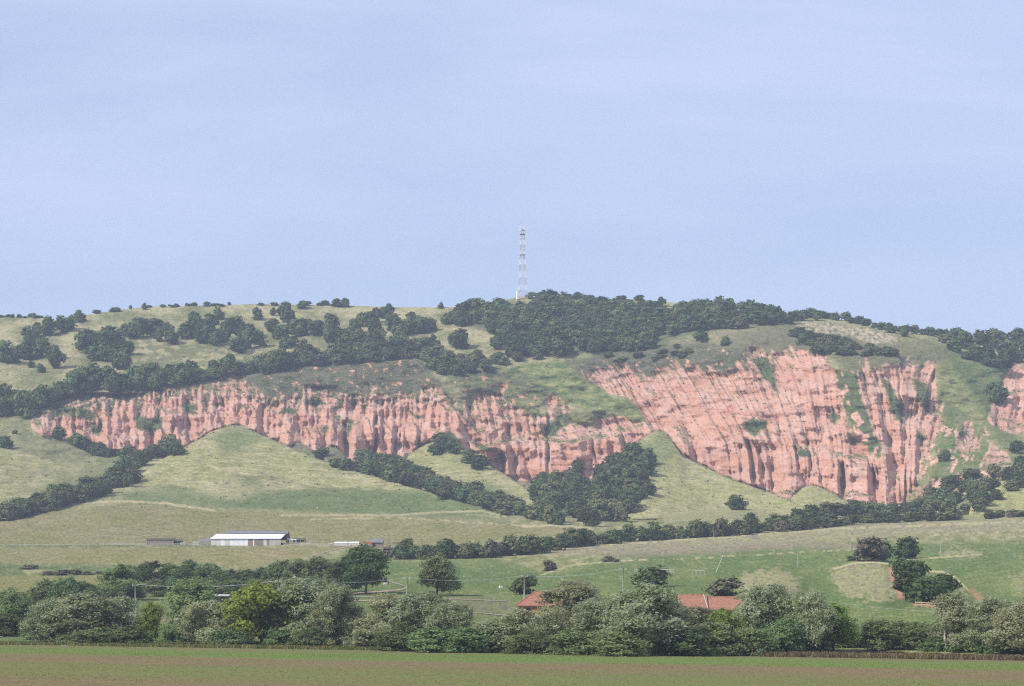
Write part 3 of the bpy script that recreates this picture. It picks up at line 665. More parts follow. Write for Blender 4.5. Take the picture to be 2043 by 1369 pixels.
# foreground field: sown strips that run along the tree belt
def field_mat():
    m, nt, out = new_mat("sown_field")
    N, L = nt.nodes, nt.links
    tc = N.new("ShaderNodeTexCoord")
    mp = N.new("ShaderNodeMapping"); mp.inputs["Rotation"].default_value = (0, 0, math.radians(23.1))
    L.new(tc.outputs["Object"], mp.inputs[0])
    sp = N.new("ShaderNodeSeparateXYZ"); L.new(mp.outputs[0], sp.inputs[0])
    def noise(scale, detail=4, sc=None, rough=0.55):
        n = N.new("ShaderNodeTexNoise"); n.inputs["Scale"].default_value = scale; n.inputs["Detail"].default_value = detail; n.inputs["Roughness"].default_value = rough
        if sc:
            q = N.new("ShaderNodeMapping"); q.inputs["Scale"].default_value = sc; L.new(mp.outputs[0], q.inputs[0]); L.new(q.outputs[0], n.inputs["Vector"])
        else: L.new(mp.outputs[0], n.inputs["Vector"])
        return n.outputs[0]
    def mth(op, a, b):
        n = N.new("ShaderNodeMath"); n.operation = op
        for k, v in enumerate((a, b)):
            if isinstance(v, (int, float)): n.inputs[k].default_value = v
            else: L.new(v, n.inputs[k])
        return n.outputs[0]
    # distance in front of the belt, wavered
    q = mth('SUBTRACT', 312.4, sp.outputs[1])
    q = mth('ADD', q, mth('MULTIPLY', mth('SUBTRACT', noise(0.02, 3, (1, 3, 1)), 0.5), 34.0))
    q = mth('ADD', q, mth('MULTIPLY', mth('SUBTRACT', noise(0.25, 4, (0.4, 1.6, 1)), 0.5), 10.0))
    rp = N.new("ShaderNodeValToRGB")
    e = rp.color_ramp.elements
    G, B, Mx = (.125, .225, .056), (.225, .15, .095), (.18, .175, .075)
    stops = [(0, (.16, .20, .065)), (12, (.17, .16, .07)), (26, (.19, .165, .075)), (34, G), (72, G), (84, B), (112, B), (124, Mx), (150, (.165, .19, .065)), (180, B), (210, Mx), (260, G)]
    e[0].position, e[0].color = 0, stops[0][1] + (1,)
    e[1].position, e[1].color = 1, stops[-1][1] + (1,)
    for p, c in stops[1:-1]:
        k = e.new(p / 260.0); k.color = c + (1,)
    L.new(mth('DIVIDE', q, 260.0), rp.inputs[0])
    rowz = noise(.55, 5, (.05, 1.5, 1), .6)
    r3 = N.new("ShaderNodeValToRGB"); r3.color_ramp.elements[0].position = 0.42; r3.color_ramp.elements[1].position = 0.60
    L.new(rowz, r3.inputs[0])
    # patchy emergence: soil showing between seedlings
    pm = noise(0.9, 6, (0.35, 1.0, 1), 0.7)
    r2 = N.new("ShaderNodeValToRGB"); r2.color_ramp.elements[0].position = 0.44; r2.color_ramp.elements[1].position = 0.60
    L.new(pm, r2.inputs[0])
    mx = N.new("ShaderNodeMixRGB"); mx.inputs[2].default_value = (.20, .145, .088, 1)
    L.new(mth('MULTIPLY', r2.outputs[0], 0.80), mx.inputs[0]); L.new(rp.outputs[0], mx.inputs[1])
    mr = N.new("ShaderNodeMapRange"); mr.inputs[1].default_value = 0.3; mr.inputs[2].default_value = 0.7; mr.inputs[3].default_value = 0.55; mr.inputs[4].default_value = 1.45
    L.new(noise(3.0, 4), mr.inputs[0])
    mu = N.new("ShaderNodeMixRGB"); mu.blend_type = 'MULTIPLY'; mu.inputs[0].default_value = 1
    mg = N.new("ShaderNodeMixRGB"); mg.inputs[2].default_value = (.13, .215, .058, 1)
    L.new(mth('MULTIPLY', r3.outputs[0], 0.30), mg.inputs[0]); L.new(mx.outputs[0], mg.inputs[1])
    L.new(mg.outputs[0], mu.inputs[1]); L.new(mr.outputs[0], mu.inputs[2])
    b = N.new("ShaderNodeBsdfDiffuse"); L.new(mu.outputs[0], b.inputs[0])
    bp = N.new("ShaderNodeBump"); bp.inputs["Strength"].default_value = 0.8; bp.inputs["Distance"].default_value = 0.15
    L.new(noise(4.0, 5), bp.inputs["Height"]); L.new(bp.outputs[0], b.inputs["Normal"])
    L.new(b.outputs[0], out.inputs[0])
    return m
def field_z(x, y): return C0 + C1 * x
BA, BB = np.array([-83.0, 375.0]), np.array([69.0, 310.0])           # the belt's near edge on the ground
bd = (BB - BA) / np.linalg.norm(BB - BA)
bnorm = np.array([bd[1], -bd[0]]);  bnorm = bnorm if bnorm[1] < 0 else -bnorm   # towards the camera
def belt_xy(s, q): return BA + bd * s + bnorm * q
m_ = bpy.data.meshes.new("field")
ss, qq = np.linspace(-500, 700, 61), np.linspace(-32, 520, 41)
vv = []
for q in qq:
    for s in ss:
        x, y = belt_xy(s, q)
        vv.append((x, y, field_z(x, y) + 0.10 * math.sin(s * 0.07) * math.sin(q * 0.05)))
ff = [(j * 61 + i, (j + 1) * 61 + i, (j + 1) * 61 + i + 1, j * 61 + i + 1) for j in range(40) for i in range(60)]
m_.from_pydata(vv, [], ff); m_.update()
m_.materials.append(field_mat())
fo = bpy.data.objects.new("field", m_); col.objects.link(fo)
tag(fo, "flat foreground field of green and brown sown strips", kind="structure")
# far plain round the hill, so that the land reaches the horizon
m_ = bpy.data.meshes.new("terrain")
m_.from_pydata([(-9000, -6000, -8), (9000, -6000, -8), (9000, 12000, -8), (-9000, 12000, -8)], [], [(0, 1, 2, 3)])
m_.materials.append(flat_mat("far_land", (.17, .19, .08), 1.0, .3, .004))
tag(tag(bpy.data.objects.new("terrain", m_), "distant flat farmland beyond the hill"), kind="structure"); col.objects.link(bpy.data.objects["terrain"])

# ------------------------------------------------------------------ the air
hm, hnt, hout = new_mat("haze")
pv = hnt.nodes.new("ShaderNodeVolumePrincipled")
pv.inputs["Color"].default_value = (.74, .84, 1.0, 1)
pv.inputs["Density"].default_value = HAZE
pv.inputs["Anisotropy"].default_value = 0.0
hnt.links.new(pv.outputs[0], hout.inputs["Volume"])
hb = bpy.data.meshes.new("haze")
X0, X1, Y0, Y1, Z0, Z1 = -9100, 9100, -6100, 12100, -9.5, 352
hb.from_pydata([(x, y, z) for z in (Z0, Z1) for y in (Y0, Y1) for x in (X0, X1)], [], [(0, 2, 3, 1), (4, 5, 7, 6), (0, 1, 5, 4), (2, 6, 7, 3), (0, 4, 6, 2), (1, 3, 7, 5)])
hb.materials.append(hm)
ho = bpy.data.objects.new("haze", hb); col.objects.link(ho)
tag(ho, "thin blue haze in the air over the valley", kind="stuff")

# ------------------------------------------------------------------ plants: meshes shared between copies
def raw_mesh(name, verts, faces4, tone=None, mats=(), fmat=None, smooth=False):
    me = bpy.data.meshes.new(name)
    v = np.asarray(verts, np.float32); f = np.asarray(faces4, np.int32)
    n = f.shape[1]
    me.vertices.add(len(v)); me.vertices.foreach_set("co", v.ravel())
    me.loops.add(f.size); me.loops.foreach_set("vertex_index", f.ravel())
    me.polygons.add(len(f)); me.polygons.foreach_set("loop_start", np.arange(0, f.size, n, dtype=np.int32))
    if fmat is not None: me.polygons.foreach_set("material_index", np.asarray(fmat, np.int32))
    if smooth: me.polygons.foreach_set("use_smooth", np.ones(len(f), bool))
    if tone is not None:
        a = me.attributes.new("tone", 'FLOAT', 'FACE'); a.data.foreach_set("value", np.asarray(tone, np.float32))
    me.update(calc_edges=True)
    for m in mats: me.materials.append(m)
    return me

def tube_pts(p0, p1, r0, r1, n=5, bend=None):
    """tapered limb as rings of quads"""
    p0, p1 = np.asarray(p0, float), np.asarray(p1, float)
    mid = (p0 + p1) / 2 + (bend if bend is not None else 0)
    rings, V_, F_ = [(p0, r0), (mid, (r0 + r1) / 2), (p1, r1)], [], []
    ax = (p1 - p0) / (np.linalg.norm(p1 - p0) + 1e-9)
    a = np.cross(ax, [0.3, 0.9, 0.1]); a /= np.linalg.norm(a) + 1e-9; b = np.cross(ax, a)
    for c, r in rings:
        for k in range(n):
            t = 2 * math.pi * k / n
            V_.append(c + r * (math.cos(t) * a + math.sin(t) * b))
    for j in range(2):
        for k in range(n):
            F_.append((j * n + k, j * n + (k + 1) % n, (j + 1) * n + (k + 1) % n, (j + 1) * n + k))
    return V_, F_

def plant(seed, n_lobe=9, lo=0.25, hi=1.0, nclump=120, nleaf=20, leaf=0.03, aspect=0.55, clump=0.05, lobe_r=(0.14, 0.24), top_taper=0.5, core=0.15, stems=1, trunk_r=0.025, rnd=0.6):
    """unit plant: 1 high, about 1 wide. Returns (leaf verts, leaf quads, tone), (wood verts, wood quads)"""
    r = np.random.default_rng(seed)
    zc = (lo + hi) / 2
    L = []
    for k in range(n_lobe):
        z = lo + (hi - lo) * (0.15 + 0.72 * (k + r.random()) / n_lobe)
        t = (z - lo) / (hi - lo)
        rad = 0.34 * math.sqrt(max(0.05, 1 - (2 * t - 0.75) ** 2 * (0.55 + top_taper * (t > 0.4)))) * r.uniform(0.55, 1.0)
        a = r.random() * 2 * math.pi
        R = r.uniform(*lobe_r)
        L.append((rad * math.cos(a), rad * math.sin(a), min(z, hi - R * 0.8), R, R, R * r.uniform(0.7, 1.0)))
    L = np.array(L)
    k = r.integers(0, n_lobe, nclump)
    dirs = r.normal(size=(nclump, 3)); dirs /= np.linalg.norm(dirs, axis=1)[:, None]
    shell = np.where(r.random(nclump) < core, r.uniform(0.1, 0.7, nclump), r.uniform(0.78, 1.08, nclump))
    cc = L[k, :3] + dirs * L[k, 3:] * shell[:, None]
    cc[:, 2] = np.maximum(cc[:, 2], lo * 0.9 + 0.01)
    ctone = r.random(nclump)
    N = nclump * nleaf
    ci = np.repeat(np.arange(nclump), nleaf)
    csz = r.uniform(0.6, 1.4, nclump)
    p = cc[ci] + r.normal(size=(N, 3)) * clump * csz[ci][:, None] * np.array([1, 1, 0.75])
    p[:, 2] = np.maximum(p[:, 2], 0.004)
    nrm = 0.45 * (cc[ci] - np.array([0, 0, zc * 0.8])) / 0.4 + 0.75 * dirs[ci] + r.normal(size=(N, 3)) * rnd + np.array([0, 0, 0.30])
    nrm /= np.linalg.norm(nrm, axis=1)[:, None] + 1e-9
    t1 = np.cross(nrm, r.normal(size=(N, 3))); t1 /= np.linalg.norm(t1, axis=1)[:, None] + 1e-9
    t2 = np.cross(nrm, t1)
    s = leaf * r.uniform(0.6, 1.35, N)[:, None]
    a, b = t1 * s * 0.5, t2 * s * 0.5 * aspect
    lv = np.stack([p - a, p - b * 0.9, p + a, p + b * 0.9], 1).reshape(-1, 3)
    lf = np.arange(4 * N).reshape(N, 4)
    tone = np.clip(0.55 * ctone[ci] + 0.45 * r.random(N), 0, 1)
    # fit to unit width and height
    rad = np.quantile(np.hypot(p[:, 0], p[:, 1]), 0.95); zm = np.quantile(p[:, 2], 0.995)
    sc = np.array([0.5 / rad, 0.5 / rad, 1 / zm])
    lv = lv * sc
    wv, wf = [], []
    for q in range(stems):
        b0 = np.array([0, 0, 0.0]) if stems == 1 else np.array([r.normal() * 0.05, r.normal() * 0.05, 0])
        top = np.array([r.normal() * 0.03, r.normal() * 0.03, lo + (hi - lo) * 0.45]) + b0
        tv, tf = tube_pts(b0, top, trunk_r * (1.3 if stems == 1 else 0.8), trunk_r * 0.6, 6)
        n0 = len(wv); wv += tv; wf += [tuple(i + n0 for i in f) for f in tf]
    tgt = L[:, :3] * sc
    for q in range(n_lobe):
        base = np.array([0, 0, min(lo + 0.02 + 0.5 * (tgt[q, 2] - lo) * r.random(), tgt[q, 2])])
        tv, tf = tube_pts(base, tgt[q] * np.array([.9, .9, 1]), trunk_r * 0.55, trunk_r * 0.12, 4, bend=np.array([0, 0, 0.03]))
        n0 = len(wv); wv += tv; wf += [tuple(i + n0 for i in f) for f in tf]
    return (lv, lf, tone), (np.array(wv), np.array(wf))

BARK = flat_mat("bark", (.10, .08, .062), .95, .35, 6)
LM = {
    "willow": leaf_mat("willow_leaves", [(0.0, (.17, .195, .08)), (0.35, (.285, .315, .15)), (0.62, (.365, .40, .225)), (0.82, (.455, .485, .335)), (1.0, (.57, .60, .47))], .45, .15),
    "yellow": leaf_mat("yellow_leaves", [(0.0, (.14, .20, .04)), (0.5, (.25, .32, .065)), (1.0, (.37, .42, .105))], .5, .05),
    "green": leaf_mat("green_leaves", [(0.0, (.11, .16, .06)), (0.5, (.19, .26, .105)), (1.0, (.28, .355, .16))], .42, .25),
    "oak": leaf_mat("oak_leaves", [(0.0, (.055, .09, .036)), (0.5, (.11, .16, .06)), (1.0, (.18, .225, .085))], .28, .33),
    "thorn": leaf_mat("thorn_leaves", [(0.0, (.075, .095, .042)), (0.5, (.14, .165, .07)), (1.0, (.21, .225, .10))], .28, .33),
    "brown": leaf_mat("brown_leaves", [(0.0, (.10, .10, .066)), (0.5, (.18, .165, .11)), (1.0, (.25, .22, .15))], .25, .2),
}
def kit(n, seed0, **kw): return [plant(seed0 + k, **kw) for k in range(n)]
K_WILLOW = kit(6, 100, n_lobe=22, lo=0.03, nclump=620, nleaf=28, leaf=0.034, aspect=0.6, clump=0.034, lobe_r=(0.12, 0.20), trunk_r=0.022, core=.08)
K_TREE = kit(5, 200, n_lobe=16, lo=0.12, nclump=420, nleaf=24, leaf=0.042, aspect=0.8, clump=0.036, lobe_r=(0.13, 0.22), trunk_r=0.024, top_taper=.6)
K_SHRUB = kit(5, 300, n_lobe=13, lo=0.0, nclump=300, nleaf=24, leaf=0.058, aspect=0.75, clump=0.048, lobe_r=(0.17, 0.27), stems=3, trunk_r=0.02)
K_OAK = kit(8, 400, n_lobe=12, lo=0.04, nclump=170, nleaf=14, leaf=0.11, aspect=0.9, clump=0.042, lobe_r=(0.17, 0.26), trunk_r=0.03, core=.05, rnd=.32)
K_THORN = kit(7, 500, n_lobe=10, lo=0.0, nclump=130, nleaf=14, leaf=0.12, aspect=0.9, clump=0.055, lobe_r=(0.19, 0.29), stems=2, trunk_r=0.02, core=.05, rnd=.35)

def joint_meshes(kit_, mat, name):
    out = []
    for (lv, lf, tone), (wv, wf) in kit_:
        v = np.concatenate([lv, wv]); f = np.concatenate([lf, wf + len(lv)])
        out.append(raw_mesh(name, v, f, np.concatenate([tone, np.zeros(len(wf))]), (mat, BARK), np.concatenate([np.zeros(len(lf)), np.ones(len(wf))])))
    return out
def split_meshes(kit_, mat, name):
    return [(raw_mesh(name + "_crown", lv, lf, tone, (mat,)), raw_mesh(name + "_trunk", wv, wf, None, (BARK,), smooth=True)) for (lv, lf, tone), (wv, wf) in kit_]
WILLOW = split_meshes(K_WILLOW, LM["willow"], "willow")
YELLOW = split_meshes(K_TREE[:3], LM["yellow"], "yellow_tree")
GREENT = split_meshes(K_TREE, LM["green"], "green_tree")
GREENB = split_meshes(K_SHRUB, LM["green"], "green_shrub")
WILLOWB = split_meshes(K_SHRUB, LM["willow"], "willow_shrub")
OAKT = split_meshes(K_TREE, LM["oak"], "oak_tree")
OAK = joint_meshes(K_OAK, LM["oak"], "oak")
OAK_G = joint_meshes(K_OAK[:4], LM["thorn"], "light_oak")
THORN = joint_meshes(K_THORN, LM["thorn"], "thorn")
THORN_D = joint_meshes(K_THORN[:4], LM["oak"], "dark_thorn")
BROWN = joint_meshes(K_THORN[:4], LM["brown"], "brown_thorn")
YELL_B = joint_meshes(K_THORN[:2], LM["yellow"], "yellow_bush")
_rr = random.Random(5)

def put_big(name, kinds, u, v, hpx, wpx, label, cat="tree", group=None, sink=0.15):
    x, y, z = surf(u, v)
    e = bpy.data.objects.new(name, None); col.objects.link(e)
    e.empty_display_size = 0.5
    e.location = (x, y, z - sink)
    e.rotation_euler = (0, 0, _rr.random() * 6.28)
    h, w = hpx * y / F, wpx * y / F
    e.scale = (w, w, h)
    cm, tm = _rr.choice(kinds)
    for nm, me in (("crown", cm), ("trunk", tm)):
        o = bpy.data.objects.new(nm, me); col.objects.link(o); o.parent = e
    return tag(e, label, cat, group)

def put(name, kinds, u, v, hpx, wpx, label, cat, group, sink=0.25):
    x, y, z = surf(u, v)
    o = bpy.data.objects.new(name, _rr.choice(kinds)); col.objects.link(o)
    o.location = (x, y, z - sink)
    o.rotation_euler = (0, 0, _rr.random() * 6.28)
    h, w = hpx * y / F, wpx * y / F
    o.scale = (w, w, h)
    return tag(o, label, cat, group)

# ---- the belt of willows and bushes behind the field
W, WB, Y_, G_, GB = "W", "WB", "Y", "G", "GB"
KINDS = {W: ("willow_tree", WILLOW, "tree"), WB: ("willow_bush", WILLOWB, "bush"), Y_: ("maple_tree", YELLOW, "tree"), G_: ("locust_tree", GREENT, "tree"), GB: ("leafy_bush", GREENB, "bush")}
BELT = [
    (G_, 22, 1266, 92, 62, "bright green locust tree at the left edge, behind the pale track"), (GB, 8, 1270, 46, 60, "dark leafy bush at the left picture edge beside the track"),
    (G_, 52, 1262, 74, 40, "slim light green tree left of the first big silver willow"), (GB, 62, 1276, 36, 40, "low dark green bush behind the concrete slabs"),
    (W, 104, 1285, 92, 92, "leftmost silver willow of the belt, above the concrete slabs"), (W, 178, 1286, 104, 128, "broad domed silver willow, second from the left in the belt"),
    (W, 248, 1286, 96, 86, "silver willow just below the wooden pole at left"), (GB, 205, 1288, 40, 66, "dark green bush in the shade under the broad domed willow"),
    (GB, 150, 1288, 30, 50, "low dark bush at the foot of the leftmost willows"), (Y_, 302, 1287, 88, 46, "small olive yellow tree right of the left willow group"),
    (GB, 268, 1289, 46, 60, "green bush in front of the small olive yellow tree"), (GB, 345, 1288, 44, 54, "low green bush in the dip left of the pale willow"),
    (G_, 382, 1264, 108, 94, "tall fresh green tree behind the rubble and pale willow"), (W, 414, 1289, 92, 96, "rounded pale willow left of the bright yellow tree"),
    (GB, 455, 1291, 42, 70, "dark green bush at the foot of the bright yellow tree, left side"), (Y_, 522, 1291, 132, 112, "tall bright yellow green tree, yellowest in the belt"),
    (GB, 560, 1292, 40, 54, "low dark bush under the bright yellow tree, right side"), (W, 618, 1291, 138, 146, "biggest silver willow left of centre, beside the bright yellow tree"),
    (GB, 618, 1294, 48, 54, "dark green bush at the trunk of the biggest left willow"), (W, 705, 1293, 82, 92, "low rounded willow right of the biggest left willow"),
    (W, 668, 1285, 118, 82, "silver willow behind the low rounded willow, below two dark trees"), (W, 768, 1290, 106, 96, "silver willow left of the pale pole at mid left"),
    (WB, 742, 1296, 52, 76, "grey green willow bush in front of the low rounded willow"), (W, 842, 1294, 114, 114, "silver willow below the solitary round tree, right of the pale pole"),
    (GB, 800, 1299, 52, 84, "dark leafy bush in front of the willow by the pale pole"), (W, 902, 1297, 96, 84, "olive tinted willow closing the left half of the belt"),
    (GB, 872, 1302, 54, 92, "wide dark bush in front of the olive tinted willow"), (GB, 930, 1303, 56, 80, "dark green bush left of the gap in the belt"),
    (WB, 985, 1303, 72, 90, "grey green bush filling the gap left of the red roofed house"), (WB, 955, 1301, 56, 60, "small grey bush in the gap below the track"),
    (W, 1040, 1304, 92, 82, "willow in front of the left gable of the house"), (W, 1092, 1304, 98, 86, "willow in front of the long house wall"),
    (GB, 1060, 1306, 50, 78, "dark bush under the willow at the house gable"), (GB, 1140, 1308, 56, 84, "dark bush at field edge, middle of the belt"),
    (W, 1150, 1262, 104, 118, "silver headed willow rising above the house roof"), (W, 1202, 1306, 116, 112, "willow left of the tallest white silver willow"),
    (W, 1278, 1309, 148, 150, "tallest white silver willow in the middle of the belt, between the roofs"), (GB, 1235, 1311, 52, 84, "dark bush at the foot of the tallest silver willow"),
    (W, 1392, 1307, 100, 104, "silver willow in front of the open barn"), (GB, 1365, 1310, 62, 84, "dark bush in front of the silver willow by the barn"),
    (W, 1325, 1304, 98, 80, "willow just right of the tallest silver willow"), (Y_, 1446, 1300, 86, 66, "yellow green tree against the brick barn wall"),
    (GB, 1432, 1309, 72, 92, "dark green bush below the yellow green tree at the barn"), (W, 1528, 1302, 136, 118, "big grey willow right of the red barn roof"),
    (GB, 1494, 1309, 62, 76, "dark bush in front of the big grey willow, left side"), (GB, 1556, 1308, 76, 86, "dark bush in front of the big grey willow, right side"),
    (W, 1616, 1300, 122, 78, "willow with white flickering top, right of the big grey willow"), (Y_, 1662, 1299, 96, 70, "yellow green tree right of the white topped willow"),
    (GB, 1612, 1307, 72, 84, "dark leafy bush under the white topped willow"), (GB, 1668, 1305, 54, 74, "low green bush below the rightmost yellow green tree"),
    (GB, 1722, 1304, 56, 78, "green bush in the low gap right of the yellow green tree"), (GB, 1775, 1304, 68, 84, "green bush in the middle of the low gap at right"),
    (GB, 1830, 1305, 64, 82, "green bush just left of the thick concrete pole"), (GB, 1752, 1298, 62, 66, "bush at the back of the low gap at right"),
    (W, 1912, 1299, 116, 100, "silver willow right of the thick concrete pole"), (W, 1978, 1303, 110, 92, "silver willow, second from the right edge"),
    (W, 2040, 1306, 108, 100, "silver willow cut by the right picture edge"), (GB, 1888, 1307, 44, 72, "low dark bush at the foot of the thick concrete pole"),
    (GB, 1945, 1309, 58, 80, "dark bush between the two right-hand silver willows"), (GB, 2006, 1311, 62, 80, "dark bush near the right picture edge"),
    (W, 2110, 1308, 104, 110, "silver willow beyond the right picture edge"), (G_, -40, 1275, 100, 90, "green tree beyond the left picture edge"),
]
for k, u, v, h, w, lab in BELT:
    nm, km, cat = KINDS[k]
    if -20 < u < 2090:
        put_big(nm, km, u, v, h, w * 1.28, lab, cat, "trees and bushes of the belt behind the field")

# ---- trees between the belt and the farm
MID = [
    (G_, 95, 1222, 66, 62, "dark green tree left of the low hedge, leftmost of three behind the willows"), (G_, 132, 1222, 70, 66, "middle one of three dark trees behind the left willows"), (G_, 168, 1218, 58, 52, "rightmost of three dark trees behind the left willows"),
    (G_, 246, 1198, 72, 84, "dark rounded tree left of the long mid-distance tree row"), (G_, 300, 1182, 62, 58, "first tree of the long row, above the wooden pole"), (G_, 338, 1180, 56, 60, "second tree of the long mid-distance row"),
    (G_, 378, 1178, 60, 58, "third tree of the long row, above the tall fresh green tree"), (G_, 415, 1180, 56, 62, "fourth tree of the long row, with pale leafy side"), (G_, 452, 1182, 46, 58, "lower tree of the long row above the dark shed"),
    (G_, 488, 1180, 44, 52, "low tree of the long row left of the yellow tree top"), (G_, 524, 1178, 46, 54, "tree of the long row directly above the yellow tree"), (G_, 562, 1180, 62, 60, "taller tree of the long row behind the short pale pole"),
    (G_, 600, 1178, 62, 56, "dense tree of the long row above the biggest left willow"), (G_, 636, 1176, 66, 56, "tree of the long row next to the two trunked trees"),
    (G_, 678, 1184, 64, 50, "smaller of two trees with bare trunks by the track"), (G_, 730, 1186, 98, 78, "bigger of two trees with bare trunks by the track"), (G_, 700, 1160, 56, 48, "tree behind the two trees with bare trunks"),
    (G_, 871, 1189, 84, 74, "solitary round tree standing on the green meadow"),
]
for k, u, v, h, w, lab in MID:
    put_big("broadleaf_tree", OAKT if u in (678, 730, 700) else (OAKT[:2] + GREENT) if u < 860 else GREENT, u, v, h, w * 1.22, lab, "tree", "trees between the belt and the farm", 0.1)
UNDER = [(265, 1196), (312, 1190), (352, 1188), (392, 1190), (428, 1192), (466, 1190), (505, 1188), (545, 1188), (585, 1188), (622, 1186), (655, 1186), (110, 1228), (150, 1226), (190, 1216), (225, 1206)]
for k_, (u, v) in enumerate(UNDER):
    put_big("leafy_bush", GREENB, u, v, 34, 58, "low leafy bush under the long mid-distance tree row, " + ("first second third fourth fifth sixth seventh eighth ninth tenth eleventh twelfth thirteenth fourteenth fifteenth".split()[sorted(UNDER).index((u, v))]) + " from left", "bush", "bushes under the mid-distance row", 0.1)
SOLO = [
    (THORN_D, 1047, 1186, 40, 54, "dark round bush behind the pole left of the red roof"), (THORN_D, 1302, 1172, 42, 78, "wide dark bush in front of the rail fence on the meadow"), (BROWN, 1447, 1190, 40, 70, "purplish dark bush above the barn roof ridge"),
    (BROWN, 1096, 1139, 23, 27, "small reddish bush alone on the upper meadow"), (BROWN, 1212, 1121, 13, 24, "flat reddish bush on the meadow edge"), (BROWN, 1228, 1121, 8, 18, "tiny reddish bush next to the flat one"),
    (BROWN, 1740, 1120, 48, 66, "tall brownish bush at the head of the meadow gully"), (THORN_D, 1762, 1119, 42, 44, "dark bush leaning on the tall brownish bush"), (THORN_D, 1806, 1115, 44, 52, "round dark bush right of the tall brownish one"),
    (THORN_D, 1800, 1158, 46, 56, "dark bush in the upper gully beside the earth scar"), (THORN_D, 1826, 1162, 44, 50, "dark bush in the gully below the round one"), (THORN_D, 1812, 1186, 44, 60, "dark bush in the gully foot by the earth scar"),
    (THORN_D, 1846, 1204, 54, 72, "dense dark bush at the gully mouth"), (THORN_D, 1878, 1202, 58, 62, "rightmost dense bush at the gully mouth"), (THORN_D, 1700, 1119, 12, 26, "low dark scrub on top of the dry mound"),
    (BROWN, 1718, 1114, 22, 30, "small brown bush left of the tall brownish bush"), (BROWN, 60, 1136, 10, 40, "low brown scrub by the left field corner"),
]
for kd, u, v, h, w, lab in SOLO: put("bush", kd, u, v, h, w, lab, "bush", "single bushes on the meadow")

# ---- hedges, gullies and woods: many alike
def along(pts, step, jitter=3.0):
    p = np.array(pts, float); seg = np.hypot(*(p[1:] - p[:-1]).T); L = np.concatenate([[0], np.cumsum(seg)])
    s = np.arange(step * .5, L[-1], step) + np.array([_rr.uniform(-.3, .3) * step for _ in np.arange(step * .5, L[-1], step)])
    return [(float(np.interp(q, L, p[:, 0])) + _rr.uniform(-jitter, jitter), float(np.interp(q, L, p[:, 1])) + _rr.uniform(-jitter, jitter) * .5) for q in s]
def fill(poly, sx, sy):
    p = np.array(poly, float); out = []
    y = p[:, 1].min(); row = 0
    while y < p[:, 1].max():
        x = p[:, 0].min() + (row % 2) * sx * .5
        while x < p[:, 0].max():
            q = (x + _rr.uniform(-.42, .42) * sx, y + _rr.uniform(-.42, .42) * sy)
            if inpoly(poly, np.array([q[0]]), np.array([q[1]]))[0]: out.append(q)
            x += sx
        y += sy; row += 1
    return out
_ONES = "first second third fourth fifth sixth seventh eighth ninth tenth eleventh twelfth thirteenth fourteenth fifteenth sixteenth seventeenth eighteenth nineteenth twentieth".split()
_TENS = {2: "twenty", 3: "thirty", 4: "forty", 5: "fifty", 6: "sixty", 7: "seventy", 8: "eighty", 9: "ninety"}
_TENTH = {3: "thirtieth", 4: "fortieth", 5: "fiftieth", 6: "sixtieth", 7: "seventieth", 8: "eightieth", 9: "ninetieth"}
def nth(n):
    if n <= 20: return _ONES[n - 1]
    return _TENTH[n // 10] if n % 10 == 0 else _TENS[n // 10] + "-" + _ONES[n % 10 - 1]
def many(name, kinds, spots, h, w, label, cat, group):
    base = label
    if cat == 'tree': name = name.replace('bush', 'tree')
    spots = sorted(p for p in spots if -12 < p[0] < 2055)
    for k_, (u, v) in enumerate(spots):
        label = base + ", " + nth(k_ + 1) + " from left"
        f = _rr.uniform(.78, 1.2)
        put(name, kinds, u, v, _rr.uniform(*h) * f, _rr.uniform(*w) * f, label, cat, group)

many("hedge_bush", THORN + THORN_D + BROWN[:1], along([(775, 1114), (850, 1117), (900, 1114), (960, 1113), (1020, 1109), (1080, 1103), (1130, 1094), (1180, 1088)], 15), (24, 38), (30, 42), "dark bush in the hedge climbing the meadow from the farm", "bush", "bushes of the meadow hedge")
many("hedge_bush", THORN + THORN_D, along([(1180, 1087), (1240, 1083), (1300, 1078), (1400, 1073), (1500, 1064), (1560, 1059)], 15), (22, 34), (28, 40), "dark bush in the hedge below the grass cone", "bush", "bushes of the hedge below the grass cone")
many("hedge_bush", THORN + BROWN[:1], along([(1560, 1060), (1620, 1055), (1700, 1046), (1800, 1041), (1925, 1037)], 15), (16, 27), (28, 38), "low bush in the hedge at the foot of the pink cliff", "bush", "bushes of the hedge at the cliff foot")
many("hedge_bush", THORN + THORN_D, along([(1560, 1052), (1640, 1034), (1700, 1030), (1780, 1032), (1830, 1022), (1860, 1005)], 17), (22, 34), (28, 40), "bush behind the hedge at the foot of the pink cliff", "bush", "bushes behind the cliff foot hedge")
many("hedge_bush", THORN + BROWN[:1], along([(1965, 1035), (2000, 1033), (2050, 1030)], 14), (14, 20), (24, 30), "low bush in the short hedge at the right edge of the meadow", "bush", "bushes of the short right hedge")
many("gully_bush", THORN_D + THORN, along([(-10, 1040), (40, 1034), (100, 1018), (160, 1003), (215, 985)], 13) + along([(20, 1030), (90, 1012), (150, 996), (200, 975), (240, 968)], 15) + along([(225, 978), (245, 950), (270, 935), (300, 915), (340, 908), (358, 902)], 12) + along([(245, 975), (275, 960)], 14), (26, 38), (28, 38), "dark tree in the diagonal gully between the left grass spurs", "tree", "trees in the left gully")
many("gully_bush", THORN_D, [(250, 918), (262, 912), (340, 905), (355, 908)] + along([(110, 876), (125, 880)], 14) + along([(150, 890), (180, 902), (205, 912)], 13), (22, 32), (28, 36), "dark bush against the foot of the left cliff", "bush", "bushes at the left cliff foot")
